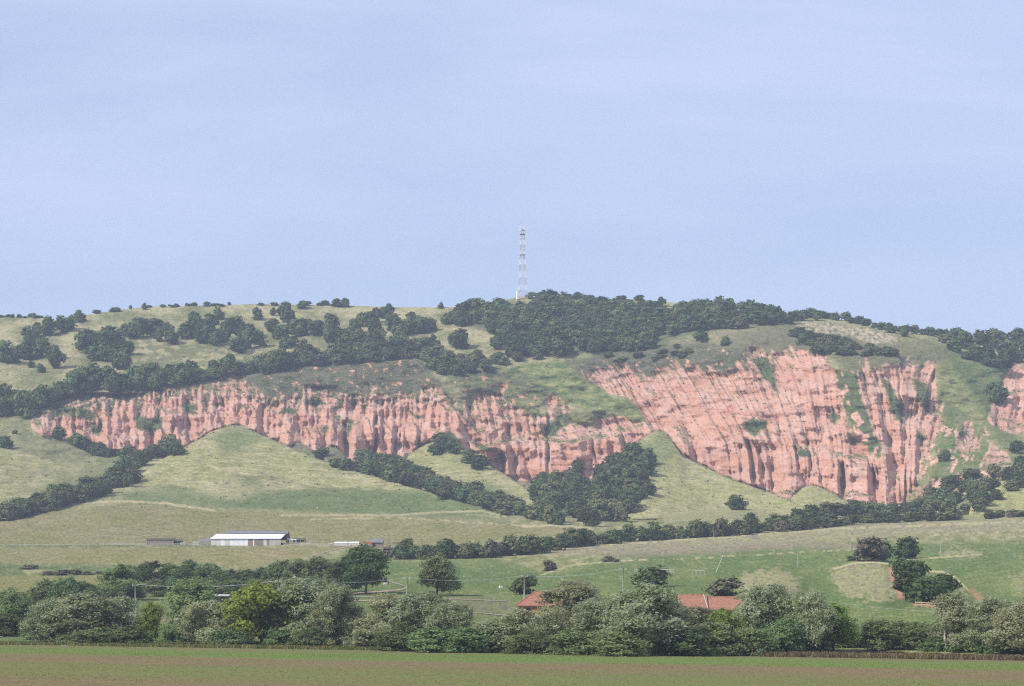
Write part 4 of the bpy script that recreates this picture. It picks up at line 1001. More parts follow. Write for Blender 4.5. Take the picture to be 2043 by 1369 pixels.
many("gully_bush", THORN + THORN_D, along([(705, 940), (760, 955), (830, 975), (900, 998), (960, 1012), (1015, 1030)], 14) + along([(720, 925), (770, 940), (840, 960), (910, 985), (990, 1012), (1060, 1035), (1120, 1048)], 15), (24, 36), (28, 38), "bush in the gully between the first and second grass cones", "bush", "bushes in the middle gully")
many("gully_bush", THORN_D, [(865, 908), (885, 902), (878, 890), (903, 905), (940, 925), (958, 938), (785, 935), (690, 938), (640, 917), (668, 932)], (22, 32), (26, 34), "dark bush dotted round the second grass cone", "bush", "bushes on and beside the second cone")
many("gully_bush", THORN + THORN_D + THORN_D, fill([(1060, 990), (1110, 975), (1160, 975), (1200, 950), (1240, 930), (1300, 915), (1302, 930), (1290, 960), (1320, 990), (1325, 1000), (1280, 1010), (1270, 1040), (1200, 1060), (1100, 1045), (1050, 1020)], 24, 16), (28, 42), (32, 44), "tree in the wooded hollow left of the bright grass cone", "tree", "trees of the wooded hollow")
many("gully_bush", THORN_D, [(1080, 965), (1072, 980), (1150, 950), (1140, 965), (1470, 1018), (1500, 1050), (1884, 918), (1880, 1000), (1855, 1015), (2030, 905), (1950, 1000)], (18, 28), (24, 32), "separate dark bush near the foot of the pink cliff", "bush", "separate bushes near the cliff foot")
many("hill_bush", THORN_D + THORN, fill([(1830, 1010), (1900, 975), (1960, 945), (2050, 935), (2055, 975), (1990, 1010), (1930, 1030), (1860, 1030)], 27, 17), (20, 32), (28, 38), "bush scattered on the grass slope at lower right", "bush", "bushes on the lower right slope")

OAKL = "oak tree in the wood"
# upper left clumps: (u, foot v, height)
CL_A = [(8, 722, 44), (24, 722, 34), (55, 682, 34), (76, 670, 32), (100, 668, 40), (124, 662, 36), (142, 656, 30), (157, 642, 25), (50, 716, 40), (84, 712, 42), (104, 716, 32), (114, 734, 40)]
CL_B = [(167, 702, 46), (190, 690, 34), (212, 694, 48), (216, 718, 42), (186, 718, 34), (236, 692, 36), (250, 706, 32), (230, 715, 30)]
CL_C = [(250, 668, 28), (270, 675, 46), (287, 670, 36), (310, 664, 36), (335, 668, 30), (340, 683, 34), (318, 680, 30), (365, 675, 32), (382, 670, 36), (386, 642, 26), (410, 683, 46), (420, 662, 38), (436, 636, 27), (432, 688, 32), (395, 665, 34), (455, 664, 30), (470, 658, 32), (476, 702, 36), (500, 694, 46), (512, 637, 25), (485, 680, 34), (445, 680, 32)]
CL_D = [(520, 690, 36), (542, 660, 30), (546, 628, 16), (572, 622, 22), (570, 640, 38), (575, 645, 30), (560, 675, 34), (590, 670, 34), (600, 668, 36), (612, 658, 26), (632, 665, 30), (625, 668, 30), (568, 694, 26), (585, 690, 24), (606, 694, 20), (655, 672, 28), (668, 690, 44), (660, 660, 36), (690, 692, 36), (668, 618, 0)]
CL_E = [(706, 664, 30), (722, 650, 26), (738, 648, 30), (752, 642, 30), (768, 634, 26), (778, 628, 24), (745, 662, 28), (700, 690, 36), (720, 690, 34), (742, 692, 34), (760, 688, 34), (796, 684, 30), (785, 660, 36), (802, 668, 36), (818, 664, 40), (835, 664, 36), (852, 660, 30), (825, 648, 30), (862, 660, 24), (915, 695, 38), (906, 690, 28), (980, 664, 24), (998, 664, 26), (995, 695, 36), (864, 680, 16), (872, 690, 14)]
for lst, lab, grp in ((CL_A, "dark oak tree in the far left clump under the skyline", "oaks of the far left clump"), (CL_B, "oak in the clump above the pale rounded pasture", "oaks above the rounded pasture"),
                      (CL_C, "dark oak tree in the long grove on the upper left slope", "oaks of the upper left grove"), (CL_D, "oak scattered under the bare skyline left of the mast", "oaks scattered left of the mast"),
                      (CL_E, "oak in the broken wood left of the hilltop forest", "oaks of the broken wood")):
    for k_, (u, v, h) in enumerate(sorted(t for t in lst if t[2])):
        put("oak_tree", OAK + (OAK_G[:1] if u > 650 else []), u, v + 2, h * _rr.uniform(.85, 1.08), h * _rr.uniform(.78, 1.08), lab + ", " + nth(k_ + 1) + " from left", "tree", grp)
HILLTOP = [(880, 645), (930, 632), (985, 626), (1020, 619), (1045, 616), (1052, 628), (1068, 628), (1072, 616), (1100, 616), (1180, 618), (1290, 620), (1306, 640), (1320, 640), (1370, 622), (1440, 622), (1520, 625), (1580, 640), (1585, 655), (1530, 656), (1400, 662), (1330, 676), (1300, 700), (1200, 708), (1120, 715), (1020, 715), (1010, 690), (1000, 665), (960, 650), (900, 652)]
_ht = fill(HILLTOP, 18.5, 10.8)
for a_, b_, t_ in ((0, 1010, "left of the mast"), (1010, 1110, "straight below the mast"), (1110, 1240, "right of the mast"), (1240, 1390, "around the small clearing"), (1390, 3000, "at its right end")):
    for c_, d_, q_ in ((0, 640, "upper"), (640, 675, "middle"), (675, 900, "lower")):
        many("oak_tree", OAK + OAK_G[:2], [p for p in _ht if a_ <= p[0] < b_ and c_ <= p[1] < d_], (25, 34), (31, 42), q_ + " hilltop forest oak " + t_, "tree", "oaks of the hilltop forest")
many("oak_tree", OAK, [(1060, 596), (1085, 597), (1105, 598), (1075, 596), (1180, 598), (1240, 597), (1275, 600), (1200, 598), (1130, 597), (1155, 597), (1380, 618), (1420, 620), (1500, 625), (1545, 630), (1465, 620), (1555, 637), (1405, 617)], (9, 15), (16, 26), "small tree crown breaking the skyline above the hilltop forest", "tree", "trees on the forest skyline")
many("oak_tree", OAK + OAK_G, fill([(1870, 690), (1900, 678), (1960, 676), (2050, 672), (2055, 720), (2000, 745), (1960, 740), (1920, 715)], 24, 15) + [(1905, 700), (1990, 735), (1985, 805), (2000, 700)], (22, 31), (26, 36), "oak tree in the wood on the right-hand ridge", "tree", "oaks of the right ridge wood")
many("rim_bush", THORN + THORN_D, along([(135, 795), (200, 786), (260, 780), (330, 772), (400, 760), (470, 745), (540, 738), (640, 728), (740, 722), (830, 712)], 15) + along([(160, 780), (230, 770), (300, 765)], 16) + along([(520, 730), (640, 716), (760, 704), (850, 698)], 17), (18, 30), (26, 38), "bush in the scrub belt along the rim of the left cliff", "bush", "bushes along the left cliff rim")
many("rim_bush", THORN + THORN_D, fill([(835, 705), (900, 715), (1010, 716), (1100, 712), (1000, 735), (920, 750), (880, 755), (860, 735)], 21, 11), (16, 26), (24, 34), "bush in the scrub below the broken wood above the green hollow", "bush", "bushes above the green hollow")
many("rim_bush", THORN, fill([(1180, 712), (1300, 702), (1390, 690), (1390, 712), (1300, 725), (1200, 728)], 30, 14), (8, 15), (16, 28), "low bush on the scrub slope above the pink face", "bush", "bushes above the pink face")
many("rim_bush", THORN + THORN_D, fill([(1580, 668), (1640, 672), (1700, 688), (1790, 704), (1770, 716), (1690, 716), (1620, 702)], 15, 8), (9, 17), (18, 28), "bush in the shady dell below the pale crags", "bush", "bushes in the dell below the crags")
many("rim_bush", THORN_D, [(5, 832), (22, 822), (8, 808), (45, 832), (72, 818), (86, 812), (60, 826), (105, 808), (120, 802), (30, 806)], (34, 52), (34, 46), "big dark tree at the left end of the cliff", "tree", "trees at the left end of the cliff")
many("oak_tree", OAK, [(245, 738), (190, 772), (165, 780), (215, 774), (238, 778), (150, 782), (262, 770), (300, 762), (320, 768), (340, 758), (360, 762), (378, 752), (285, 776), (310, 778), (545, 745), (530, 748), (560, 742), (430, 748), (455, 742)], (34, 46), (32, 42), "dark tree just above the rim of the left cliff", "tree", "trees above the left rim")
many("oak_tree", OAK, [(1405, 684), (1395, 680)], (24, 30), (20, 24), "pair of dark trees on the grass below the hilltop forest", "tree", "paired trees below the forest")
many("skyline_bush", THORN_D, along([(0, 634), (40, 633), (85, 634)], 11) + [q for q in along([(195, 626), (300, 613), (400, 611), (520, 609), (640, 609), (700, 611)], 9) if _rr.random() < .5], (3, 10), (7, 20), "small bush strung along the bare skyline at left", "bush", "bushes on the left skyline")
many("skyline_bush", THORN_D, along([(1580, 634), (1640, 634), (1700, 642), (1760, 658), (1850, 668), (1900, 674)], 16), (10, 20), (18, 28), "bush on the falling skyline at right", "bush", "bushes on the right skyline")
UNIQ = [(OAK, 288, 618, 14, 10, "tiny lone tree on the bare skyline at far left", "oak_tree", "tree"), (OAK, 672, 613, 18, 20, "left one of two round trees on the bare skyline left of the mast", "oak_tree", "tree"),
        (OAK, 688, 613, 19, 18, "right one of two round trees on the bare skyline left of the mast", "oak_tree", "tree"), (OAK, 606, 616, 16, 26, "flat bushy tree on the bare skyline left of the pair", "oak_tree", "tree"),
        (OAK, 879, 616, 14, 12, "lone little tree on the bare skyline nearest the hilltop forest", "oak_tree", "tree"), (THORN_D, 60, 734, 14, 18, "small bush on the pale pasture slope, left of the lone tree", "bush", "bush"),
        (OAK, 82, 743, 18, 18, "lone small tree on the pale pasture at left", "oak_tree", "tree"), (OAK_G, 800, 690, 24, 36, "lighter green tree in front of the broken wood", "oak_tree", "tree"),
        (THORN_D, 1448, 690, 20, 20, "round bush alone on grass above the pink face", "bush", "bush"), (OAK, 1602, 640, 22, 24, "round tree at the top of the pale crags", "oak_tree", "tree"), (OAK, 1632, 640, 20, 20, "second tree right of the round one above the crags", "oak_tree", "tree"),
        (THORN_D, 1775, 664, 20, 24, "bushy tree on the right skyline above the crag end", "bush", "bush"), (THORN_D, 1806, 672, 24, 20, "taller tree right of the crag end on the skyline", "oak_tree", "tree"),
        (OAK, 1990, 806, 42, 42, "big dark bush against the left side of the far right cliff", "bush", "bush"), (THORN_D, 1886, 920, 22, 24, "round dark bush alone on the green gully side at right", "bush", "bush"), (BROWN, 455, 728, 18, 20, "purplish bare tree above the left cliff", "oak_tree", "tree"),
        (THORN_D, 12, 895, 26, 30, "dark bush on the crest of the left spur", "bush", "bush"), (THORN_D, 30, 866, 9, 12, "tiny bush on the left grass spur", "bush", "bush"), (OAK, 1320, 612, 20, 18, "round tree in the clearing right of the forest top", "oak_tree", "tree"),
        (OAK, 1348, 640, 30, 26, "tree at the lower edge of the clearing right of the forest top", "oak_tree", "tree")]
for kd, u, v, h, w, lab, nm, cat in UNIQ: put(nm, kd, u, v, h, w, lab, cat, None)
many("rim_bush", BROWN, [(100, 1148), (125, 1148), (150, 1147), (175, 1147), (200, 1146), (222, 1146)], (10, 15), (26, 34), "low brown bush in the clipped hedge at the left field edge", "bush", "bushes of the low left hedge")

# ------------------------------------------------------------------ built things
class MB:
    """collects simple solids and builds ONE mesh object"""
    def __init__(self): self.v, self.f = [], []
    def add(self, vs_, fs_):
        n = len(self.v); self.v += [tuple(p) for p in vs_]; self.f += [tuple(i + n for i in f) for f in fs_]; return self
    def box(self, x0, x1, y0, y1, z0, z1):
        return self.add([(x0, y0, z0), (x1, y0, z0), (x1, y1, z0), (x0, y1, z0), (x0, y0, z1), (x1, y0, z1), (x1, y1, z1), (x0, y1, z1)],
                        [(0, 3, 2, 1), (4, 5, 6, 7), (0, 1, 5, 4), (1, 2, 6, 5), (2, 3, 7, 6), (3, 0, 4, 7)])
    def hexa(self, p): return self.add(p, [(0, 3, 2, 1), (4, 5, 6, 7), (0, 1, 5, 4), (1, 2, 6, 5), (2, 3, 7, 6), (3, 0, 4, 7)])
    def slab(self, a, b, c, d, t):
        """sheet through four corners, t thick (upwards)"""
        lo_ = [np.array(p, float) for p in (a, b, c, d)]
        return self.hexa([tuple(p) for p in lo_] + [tuple(p + np.array([0, 0, t])) for p in lo_])
    def rod(self, p0, p1, r0, r1=None, n=6):
        tv, tf = tube_pts(p0, p1, r0, r1 if r1 is not None else r0, n)
        self.add(tv, tf)
        k = len(self.v) - 3 * n
        self.f.append(tuple(k + i for i in range(n))); self.f.append(tuple(k + 2 * n + i for i in reversed(range(n))))
        return self
    def build(self, name, mat, parent=None, smooth=False):
        me = bpy.data.meshes.new(name); me.from_pydata(self.v, [], self.f)
        me.materials.append(mat)
        if smooth: me.polygons.foreach_set("use_smooth", [True] * len(me.polygons))
        me.update()
        o = bpy.data.objects.new(name, me); col.objects.link(o)
        if parent is not None: o.parent = parent
        return o
def empty(name, loc, rz=0, label=None, cat=None, group=None):
    e = bpy.data.objects.new(name, None); col.objects.link(e); e.location = loc; e.rotation_euler = (0, 0, rz)
    return tag(e, label, cat, group)

def tile_mat():
    m, nt, out = new_mat("clay_tiles"); N, L = nt.nodes, nt.links
    b = N.new("ShaderNodeBsdfPrincipled"); b.inputs["Roughness"].default_value = .9; b.inputs["Specular IOR Level"].default_value = .15
    tc = N.new("ShaderNodeTexCoord")
    wv_ = N.new("ShaderNodeTexWave"); wv_.bands_direction = 'X'; wv_.inputs["Scale"].default_value = 3.4; wv_.inputs["Distortion"].default_value = .6
    w2 = N.new("ShaderNodeTexWave"); w2.bands_direction = 'Z'; w2.wave_profile = 'SAW'; w2.inputs["Scale"].default_value = 1.4; w2.inputs["Distortion"].default_value = .8
    nz = N.new("ShaderNodeTexNoise"); nz.inputs["Scale"].default_value = 1.6; nz.inputs["Detail"].default_value = 6; nz.inputs["Roughness"].default_value = .7
    for n in (wv_, w2, nz): L.new(tc.outputs["Object"], n.inputs["Vector"])
    rp = N.new("ShaderNodeValToRGB"); e = rp.color_ramp.elements
    e[0].position, e[0].color = .3, (.43, .17, .105, 1); e[1].position, e[1].color = .7, (.64, .33, .23, 1)
    L.new(nz.outputs[0], rp.inputs[0])
    mx = N.new("ShaderNodeMixRGB"); mx.blend_type = 'MULTIPLY'; mx.inputs[0].default_value = .35
    L.new(rp.outputs[0], mx.inputs[1]); L.new(w2.outputs[0], mx.inputs[2]); L.new(mx.outputs[0], b.inputs["Base Color"])
    bp = N.new("ShaderNodeBump"); bp.inputs["Distance"].default_value = .04
    L.new(wv_.outputs[0], bp.inputs["Height"]); L.new(bp.outputs[0], b.inputs["Normal"]); L.new(b.outputs[0], out.inputs[0])
    return m
M_TILE = tile_mat()
M_ORANGE = flat_mat("ochre_plaster", (.55, .24, .10), .9, .2, 1.5)
M_BRICK = flat_mat("old_brick", (.42, .20, .115), .95, .3, 4, streak=(1, 1, 4))
M_DARK = flat_mat("black_and_opening_shade", (.03, .028, .026), .95, .3, 2)  # near-black standing in for shade inside openings; also the black shed walls
M_WHITE = flat_mat("white_metal", (.80, .80, .80), .8, .08, .6, streak=(.4, 4, 1))
M_GREY = flat_mat("grey_fibre_sheet", (.20, .19, .20), .9, .25, 1.2, streak=(3, .4, 1))
M_BOARD = flat_mat("weathered_boards", (.62, .59, .55), .9, .3, 2, streak=(6, 1, .3))
M_BOARD2 = flat_mat("brown_boards", (.27, .21, .175), .9, .3, 2, streak=(6, 1, .3))
M_WOOD = flat_mat("grey_wood", (.42, .385, .33), .95, .25, 3, streak=(4, 4, .4))
M_BLACK = flat_mat("black_felt_and_shade", (.07, .06, .06), .9, .4, 2)  # black of felt roofs and fittings, also the painted shade of the barn gable
M_CONC = flat_mat("concrete", (.46, .43, .38), .9, .18, 2)
M_RED = flat_mat("red_paint", (.50, .12, .09), .6, .1, 2)
M_TWHITE = flat_mat("white_paint", (.80, .80, .80), .6, .06, 2)
M_TRED = flat_mat("tower_red_paint", (.50, .33, .32), .6, .1, 2)
M_METAL = flat_mat("dull_wire", (.55, .56, .58), .5, .1, 2, metal=.3)
M_DIRT = flat_mat("track_earth", (.32, .23, .165), 1, .22, .4)
M_DIRTP = flat_mat("pale_track_earth", (.28, .24, .175), 1, .2, .4)
M_RUBBLE = flat_mat("rubble", (.56, .36, .26), .95, .35, 5)
M_STONE = flat_mat("pale_stone", (.72, .70, .66), .9, .1, 3)

def at(u, v, Y): return ((u - CX) * Y / F, Y, HC + (HY - v) * Y / F)

# -- farmhouse with hipped tile roof behind the belt
def hip_house():
    Y = 432.0
    x0, x1 = at(1029, 0, Y)[0], at(1168, 0, Y)[0]
    ez, rz = at(0, 1208, Y)[2], at(0, 1180, Y)[2]
    gz = surf(1100, 1238)[2] - 1.2
    e = empty("farmhouse", ((x0 + x1) / 2, Y, gz), 0, "farmhouse with red tiled hip roof and orange plaster, left of the tallest willow", "house")
    hx, d_ = (x1 - x0) / 2, 7.0; ez -= gz; rz -= gz
    MB().box(-hx + .5, hx - .5, .5, d_ - .5, 0, ez + .05).build("wall", M_ORANGE, e)
    t, r = .16, 3.6
    rf = MB()
    rf.add([(-hx, 0, ez), (hx, 0, ez), (hx - r, d_ / 2, rz), (-hx + r, d_ / 2, rz), (-hx, d_, ez), (hx, d_, ez), (-hx, 0, ez - t), (hx, 0, ez - t), (hx, d_, ez - t), (-hx, d_, ez - t)],
           [(0, 1, 2, 3), (4, 0, 3), (1, 5, 2), (5, 4, 3, 2), (0, 6, 7, 1), (1, 7, 8, 5), (5, 8, 9, 4), (4, 9, 6, 0), (6, 9, 8, 7)])
    roof = rf.build("roof", M_TILE, e)
    MB().rod((-hx + r, d_ / 2, rz + .03), (hx - r, d_ / 2, rz + .03), .13).build("ridge_tiles", M_TILE, roof)
    for sx in (-1, 1):
        MB().rod((sx * (hx - r), d_ / 2, rz + .02), (sx * hx, 0, ez + .03), .11).build("hip_tiles", M_TILE, roof)
    MB().box(1.2, 1.9, d_ / 2 - .35, d_ / 2 + .35, rz - .4, rz + .75).build("chimney", M_BRICK, roof)
    for x in (-4.6, -2.0, 3.6):
        w_ = MB().box(x, x + .9, .44, .52, ez - 1.75, ez - .55).build("window", M_DARK, e)
        MB().box(x - .1, x + 1.0, .40, .44, ez - .55, ez - .45).box(x - .1, x + 1.0, .40, .44, ez - 1.86, ez - 1.75).box(x - .1, x, .40, .44, ez - 1.75, ez - .55).box(x + .9, x + 1.0, .40, .44, ez - 1.75, ez - .55).build("window_frame", M_BOARD2, w_)
    MB().box(.6, 3.0, .43, .53, 0, ez - .4).build("doorway", M_DARK, e)  # flat panel on the wall, the opening's shade painted as near-black
hip_house()

# -- long brick barn with tile roof in two parts
def tile_barn():
    Y = 424.0
    e0 = at(1330, 0, Y)[0]; x1 = at(1500, 0, Y)[0]; xm = at(1413, 0, Y)[0]
    gz = surf(1420, 1238)[2] - 1.2
    e = empty("brick_barn", (xm, Y, gz), 0, "long brick barn with red tiled roof stepped in two, right of the tallest willow", "barn")
    xl, xr = e0 - xm + 2.2, x1 - xm
    def gable_roof(xa, xb, v_e, v_r, mat, name):
        ez, rz = at(0, v_e, Y)[2] - gz, at(0, v_r, Y + 3.5)[2] - gz
        b = MB()
        b.add([(xa, 0, ez), (xb, 0, ez), (xb, 3.5, rz), (xa, 3.5, rz), (xb, 7, ez), (xa, 7, ez)] + [(xa, 0, ez - .15), (xb, 0, ez - .15), (xb, 3.5, rz - .15), (xa, 3.5, rz - .15), (xb, 7, ez - .15), (xa, 7, ez - .15)],
              [(0, 1, 2, 3), (3, 2, 4, 5), (6, 9, 8, 7), (9, 11, 10, 8), (0, 6, 7, 1), (5, 4, 10, 11), (1, 7, 8, 2), (2, 8, 10, 4), (0, 3, 9, 6), (3, 5, 11, 9)])
        o = b.build(name, mat, e)
        MB().rod((xa, 3.5, rz + .02), (xb, 3.5, rz + .02), .12).build("ridge_tiles", M_TILE, o)
        return ez, rz, o
    ez1, rz1, r1 = gable_roof(xl, .0, 1213, 1187, M_TILE, "roof")
    ez2, rz2, r2 = gable_roof(.12, xr, 1216, 1191, M_TILE, "roof")
    MB().slab((-.18, -.05, ez1 + .05), (.0, -.05, ez1 + .05), (-.5, 3.4, rz1 + .05), (-.68, 3.4, rz1 + .05), .05).build("flashing", M_CONC, r1)
    MB().box(.3, xr - .3, .4, 6.6, 0, ez2 + .02).build("wall", M_BRICK, e)
    MB().box(xl + .3, .2, 4.2, 6.6, 0, ez1).build("back_wall", M_BRICK, e)
    for x in (xl + .4, -3.1, -.3): MB().box(x, x + .22, .25, .47, 0, ez1 - .1).build("post", M_BOARD2, e)
    for xa, xb in ((.9, 2.0), (4.2, 5.1)):
        MB().box(xa, xb, .33, .45, .9, 2.0).build("window", M_DARK, e)
    # lean-to with tiles at the left end
    MB().slab((xl - 2.3, .6, ez1 - 1.0), (xl - .1, .6, ez1 - 1.0), (xl - .1, 3.2, ez1 + .3), (xl - 2.3, 3.2, ez1 + .3), .12).build("lean_to_roof", M_TILE, e)
    MB().box(xl - 2.2, xl - .2, 1.0, 3.0, 0, ez1 - .75).build("lean_to_wall", M_BRICK, e)
    MB().box(xl - 1.2, xl - .9, .35, .6, 0, ez1 - .35).build("white_post", M_TWHITE, e)
tile_barn()

# -- the livestock farm on the slope
def farm():
    Y = surf(495, 1088.5)[1] - 1.0
    k = Y / F
    # long barn: grey ridge roof behind, white sheet roof of the lean-to in front
    xa, xb = at(421, 0, Y)[0], at(560, 0, Y)[0]
    gz = surf(495, 1089)[2] + .1
    e = empty("sheep_barn", (xa, Y, gz), 0, "long sheep barn with white sheet metal front roof and grey back roof", "barn")
    L = xb - xa
    zf, zt, zr = (1091 - 1077.5) * k, (1091 - 1065) * k, (1091 - 1060) * k
    MB().slab((-.4, -.5, zf), (L + .2, -.5, zf), (L + 1.6, 5.5, zt - .5), (1.6, 5.5, zt - .5), .1).build("front_roof", M_WHITE, e)
    MB().slab((5.5, 5.3, zt - .3), (L + 2.6, 5.3, zt - .3), (L + 2.2, 11, zr), (5.2, 11, zr), .15).build("back_roof", M_GREY, e)
    MB().slab((5.2, 11, zr), (L + 2.2, 11, zr), (L + 2.6, 17, zt - 2.6), (5.5, 17, zt - 2.6), .15).build("back_roof", M_GREY, e)
    MB().add([(L + 2.0, 5.6, 0), (L + 2.0, 16.4, 0), (L + 2.0, 16.4, zt - 2.6), (L + 2.0, 11, zr - .1), (L + 2.0, 5.6, zt - 1.1), (L + 1.8, 5.6, 0), (L + 1.8, 16.4, 0), (L + 1.8, 16.4, zt - 2.6), (L + 1.8, 11, zr - .1), (L + 1.8, 5.6, zt - 1.1)],
             [(0, 1, 2, 3, 4), (9, 8, 7, 6, 5), (0, 5, 6, 1), (1, 6, 7, 2), (2, 7, 8, 3), (3, 8, 9, 4), (4, 9, 5, 0)]).build("gable", M_BLACK, e)  # right gable turned from the sun: its shade is put into the colour
    n = 15
    for i in range(n):
        x = L * i / n
        MB().box(x + .03, x + L / n - .03, 0, .12, -0.6, zf - .12).build("wall_panel", (M_BOARD, M_WHITE, M_BOARD, M_BOARD2, M_WHITE)[(i * 7 + i // 3) % 5], e)
    MB().box(L * .62, L * .75, -.06, .0, .1, zf - .3).build("gate", M_BOARD2, e)
    MB().box(L - 4.8, L - .3, -.08, -.01, .1, zf - .2).build("door", M_CONC, e)
    MB().slab((-6.0, .6, zf * .55), (-.3, .6, zf * .55), (-.3, 4, zf * 1.15), (-6.0, 4, zf * .9), .12).build("side_roof", M_GREY, e)
    for x in (-5.8, -3.2, -.6): MB().box(x, x + .2, .7, .9, 0, zf * .56).build("post", M_BOARD2, e)
    # dark open shed at the left
    def shed(name, u0, u1, v0, v1, roofm, wallm, label, depth=5, dy=0):
        Y = surf((u0 + u1) / 2, v1 + .5)[1]
        a, b = at(u0, 0, Y + dy)[0], at(u1, 0, Y + dy)[0]
        g = surf((u0 + u1) / 2, v1 + .5)[2] - .1
        h = (v1 - v0) * k
        s_ = empty(name, (a, Y + dy, g), 0, label, "shed")
        MB().slab((-.3, -.4, h - .45), (b - a + .3, -.4, h - .45), (b - a + .3, depth, h), (-.3, depth, h), .14).build("roof", roofm, s_)
        MB().box(0, b - a, .1, depth - .2, 0, h - .6).build("wall", wallm, s_)
        for i in range(4):
            x = (b - a - .2) * i / 3
            MB().box(x, x + .2, -.05, .08, 0, h - .5).build("post", M_WOOD, s_)
        return s_
    shed("dark_shed", 292, 346, 1073, 1087, M_BLACK, M_BOARD2, "long dark brown shed at the left end of the farm")
    shed("lean_shed", 336, 363, 1076, 1086, M_BLACK, M_DARK, "low black lean-to beside the long dark shed", 3, -2)
    shed("tarp_shed", 584, 608, 1072, 1083, M_BLACK, M_DARK, "small black shed right of the white roofed barn", 4, 6)
    # open canopy joining barn and small shed
    Y = surf(580, 1087)[1]; cx0, cx1 = at(571, 0, Y)[0], at(590, 0, Y)[0]; g = surf(580, 1087)[2] - .1
    c = empty("canopy", (cx0, Y + 2, g), 0, "thin white canopy roof between the barn and the small black shed", "canopy")
    MB().slab((0, 0, 2.6), (cx1 - cx0, 0, 2.1), (cx1 - cx0, 3, 2.4), (0, 3, 2.9), .12).build("roof", M_WHITE, c)
    for x in (.1, cx1 - cx0 - .3): MB().box(x, x + .15, .1, .25, 0, 2.15).build("post", M_WOOD, c)
    # small house with grey roof
    Y = surf(752, 1092)[1]; a, b = at(741, 0, Y)[0], at(764, 0, Y)[0]; g = surf(752, 1092)[2] - .1; w = b - a
    h_ = empty("hut", (a, Y - 2, g), 0, "small grey roofed hut at the right end of the farm", "hut")
    MB().box(0, w, 0, 4.6, 0, 2.1).build("wall", M_BOARD2, h_)
    MB().slab((-.3, -.5, 1.9), (w + .3, -.5, 1.9), (w + .3, 2.3, 3.6), (-.3, 2.3, 3.6), .12).build("roof", M_GREY, h_)
    MB().slab((-.3, 2.3, 3.6), (w + .3, 2.3, 3.6), (w + .3, 5.1, 1.9), (-.3, 5.1, 1.9), .12).build("roof", M_GREY, h_)
    MB().add([(w - .02, 0, 2.1), (w - .02, 4.6, 2.1), (w - .02, 2.3, 3.5), (w - .2, 0, 2.1), (w - .2, 4.6, 2.1), (w - .2, 2.3, 3.5)], [(0, 1, 2), (5, 4, 3), (0, 3, 4, 1), (1, 4, 5, 2), (2, 5, 3, 0)]).build("gable", M_BLACK, h_)
    MB().box(.8, 1.7, -.06, 0, 0, 1.8).build("door", M_DARK, h_)
    # red trailer beside the hut
    p = surf(737, 1089)
    t = empty("trailer", (p[0] - 1.2, p[1] - 2.5, p[2] + .0), 0, "small red trailer parked against the grey hut", "trailer")
    MB().box(0, 2.2, 0, 1.5, .6, 1.6).build("body", M_RED, t)
    for x in (.4, 1.5): MB().rod((x, -.08, .35), (x, .08, .35), .34, n=10).build("wheel", M_BLACK, t)
    MB().box(2.2, 3.2, .65, .8, .55, .65).build("drawbar", M_BLACK, t)
    # pale sheeted pens
    pens = [(666, 1078, 14, "leftmost of the pale sheeted pens at the farm"), (680, 1079, 12, "second pale sheeted pen at the farm"), (694, 1080, 12, "third pale sheeted pen at the farm"), (704, 1081, 11, "rightmost pale sheeted pen at the farm")]
    for u, v, wp, lab in pens:
        Y = surf(u, 1089)[1]; x = at(u, 0, Y)[0]; g = surf(u, 1089)[2] - .1; w = wp * k
        q = empty("sheeted_pen", (x, Y + 3, g), .06, lab, "pen", "pale sheeted pens")
        MB().slab((0, -.1, 1.25), (w, -.1, 1.3), (w, 1.8, 1.9), (0, 1.8, 1.8), .1).build("cover", M_WHITE, q)
        MB().box(.05, w - .05, 0, 1.7, 0, 1.15).build("side", M_BOARD, q)
    # piles of timber and pallets
    for u, v, wp, lab in [(360, 1088, 12, "stack of pale timber left of the sheep barn"), (385, 1087, 14, "stack of pale planks nearest the sheep barn on the left"), (612, 1086, 8, "small heap of pale boards right of the black shed"), (655, 1089, 9, "heap of pale boards before the sheeted pens")]:
        p = surf(u, v); q = empty("timber_stack", (p[0], p[1] - 2, p[2] - .05), .1, lab, "timber", "timber stacks at the farm")
        w = wp * k
        for i in range(4): MB().box(.1 * (i % 2), w - .15 * (i % 3), .02 * i, 1.2, .02 + .28 * i, .02 + .28 * i + .24).build("plank", (M_BOARD, M_RUBBLE, M_WOOD, M_BOARD)[i], q)
farm()

# -- fences: posts and rails, each a part
def fence(u0, v0, u1, v1, n, label, h=1.2, rails=2, mat=None, dy=0, group=None, hollow=False):
    p0, p1 = np.array(surf(u0, v0)), np.array(surf(u1, v1))
    e = empty("rail_fence", tuple(p0), 0, label, "fence", group)
    mat = mat or M_WOOD
    pts = []
    for i in range(n + 1):
        t = i / n
        q = np.array(surf(u0 + (u1 - u0) * t, v0 + (v1 - v0) * t)); q[1] = p0[1] + (p1[1] - p0[1]) * t + dy
        pts.append(q - p0)
        x, y, z = pts[-1]
        MB().box(x - .08, x + .08, y - .08, y + .08, z - .3, z + h).build("post", mat, e)
    for r in range(rails):
        zz = h * (.92 - .42 * r)
        for a, b in zip(pts[:-1], pts[1:]):
            MB().slab((a[0], a[1] - .14, a[2] + zz - .08), (b[0], b[1] - .14, b[2] + zz - .08), (b[0], b[1] - .09, b[2] + zz - .08), (a[0], a[1] - .09, a[2] + zz - .08), .16).build("rail", mat, e)
    return e
fence(200, 1089, 292, 1089, 14, "wooden fence left of the farm's long dark shed", 1.1)
fence(300, 1090, 420, 1090, 18, "wooden fence in front of the dark shed and timber stacks", 1.3)
fence(566, 1089, 660, 1091, 14, "wooden fence right of the sheep barn", 1.2)
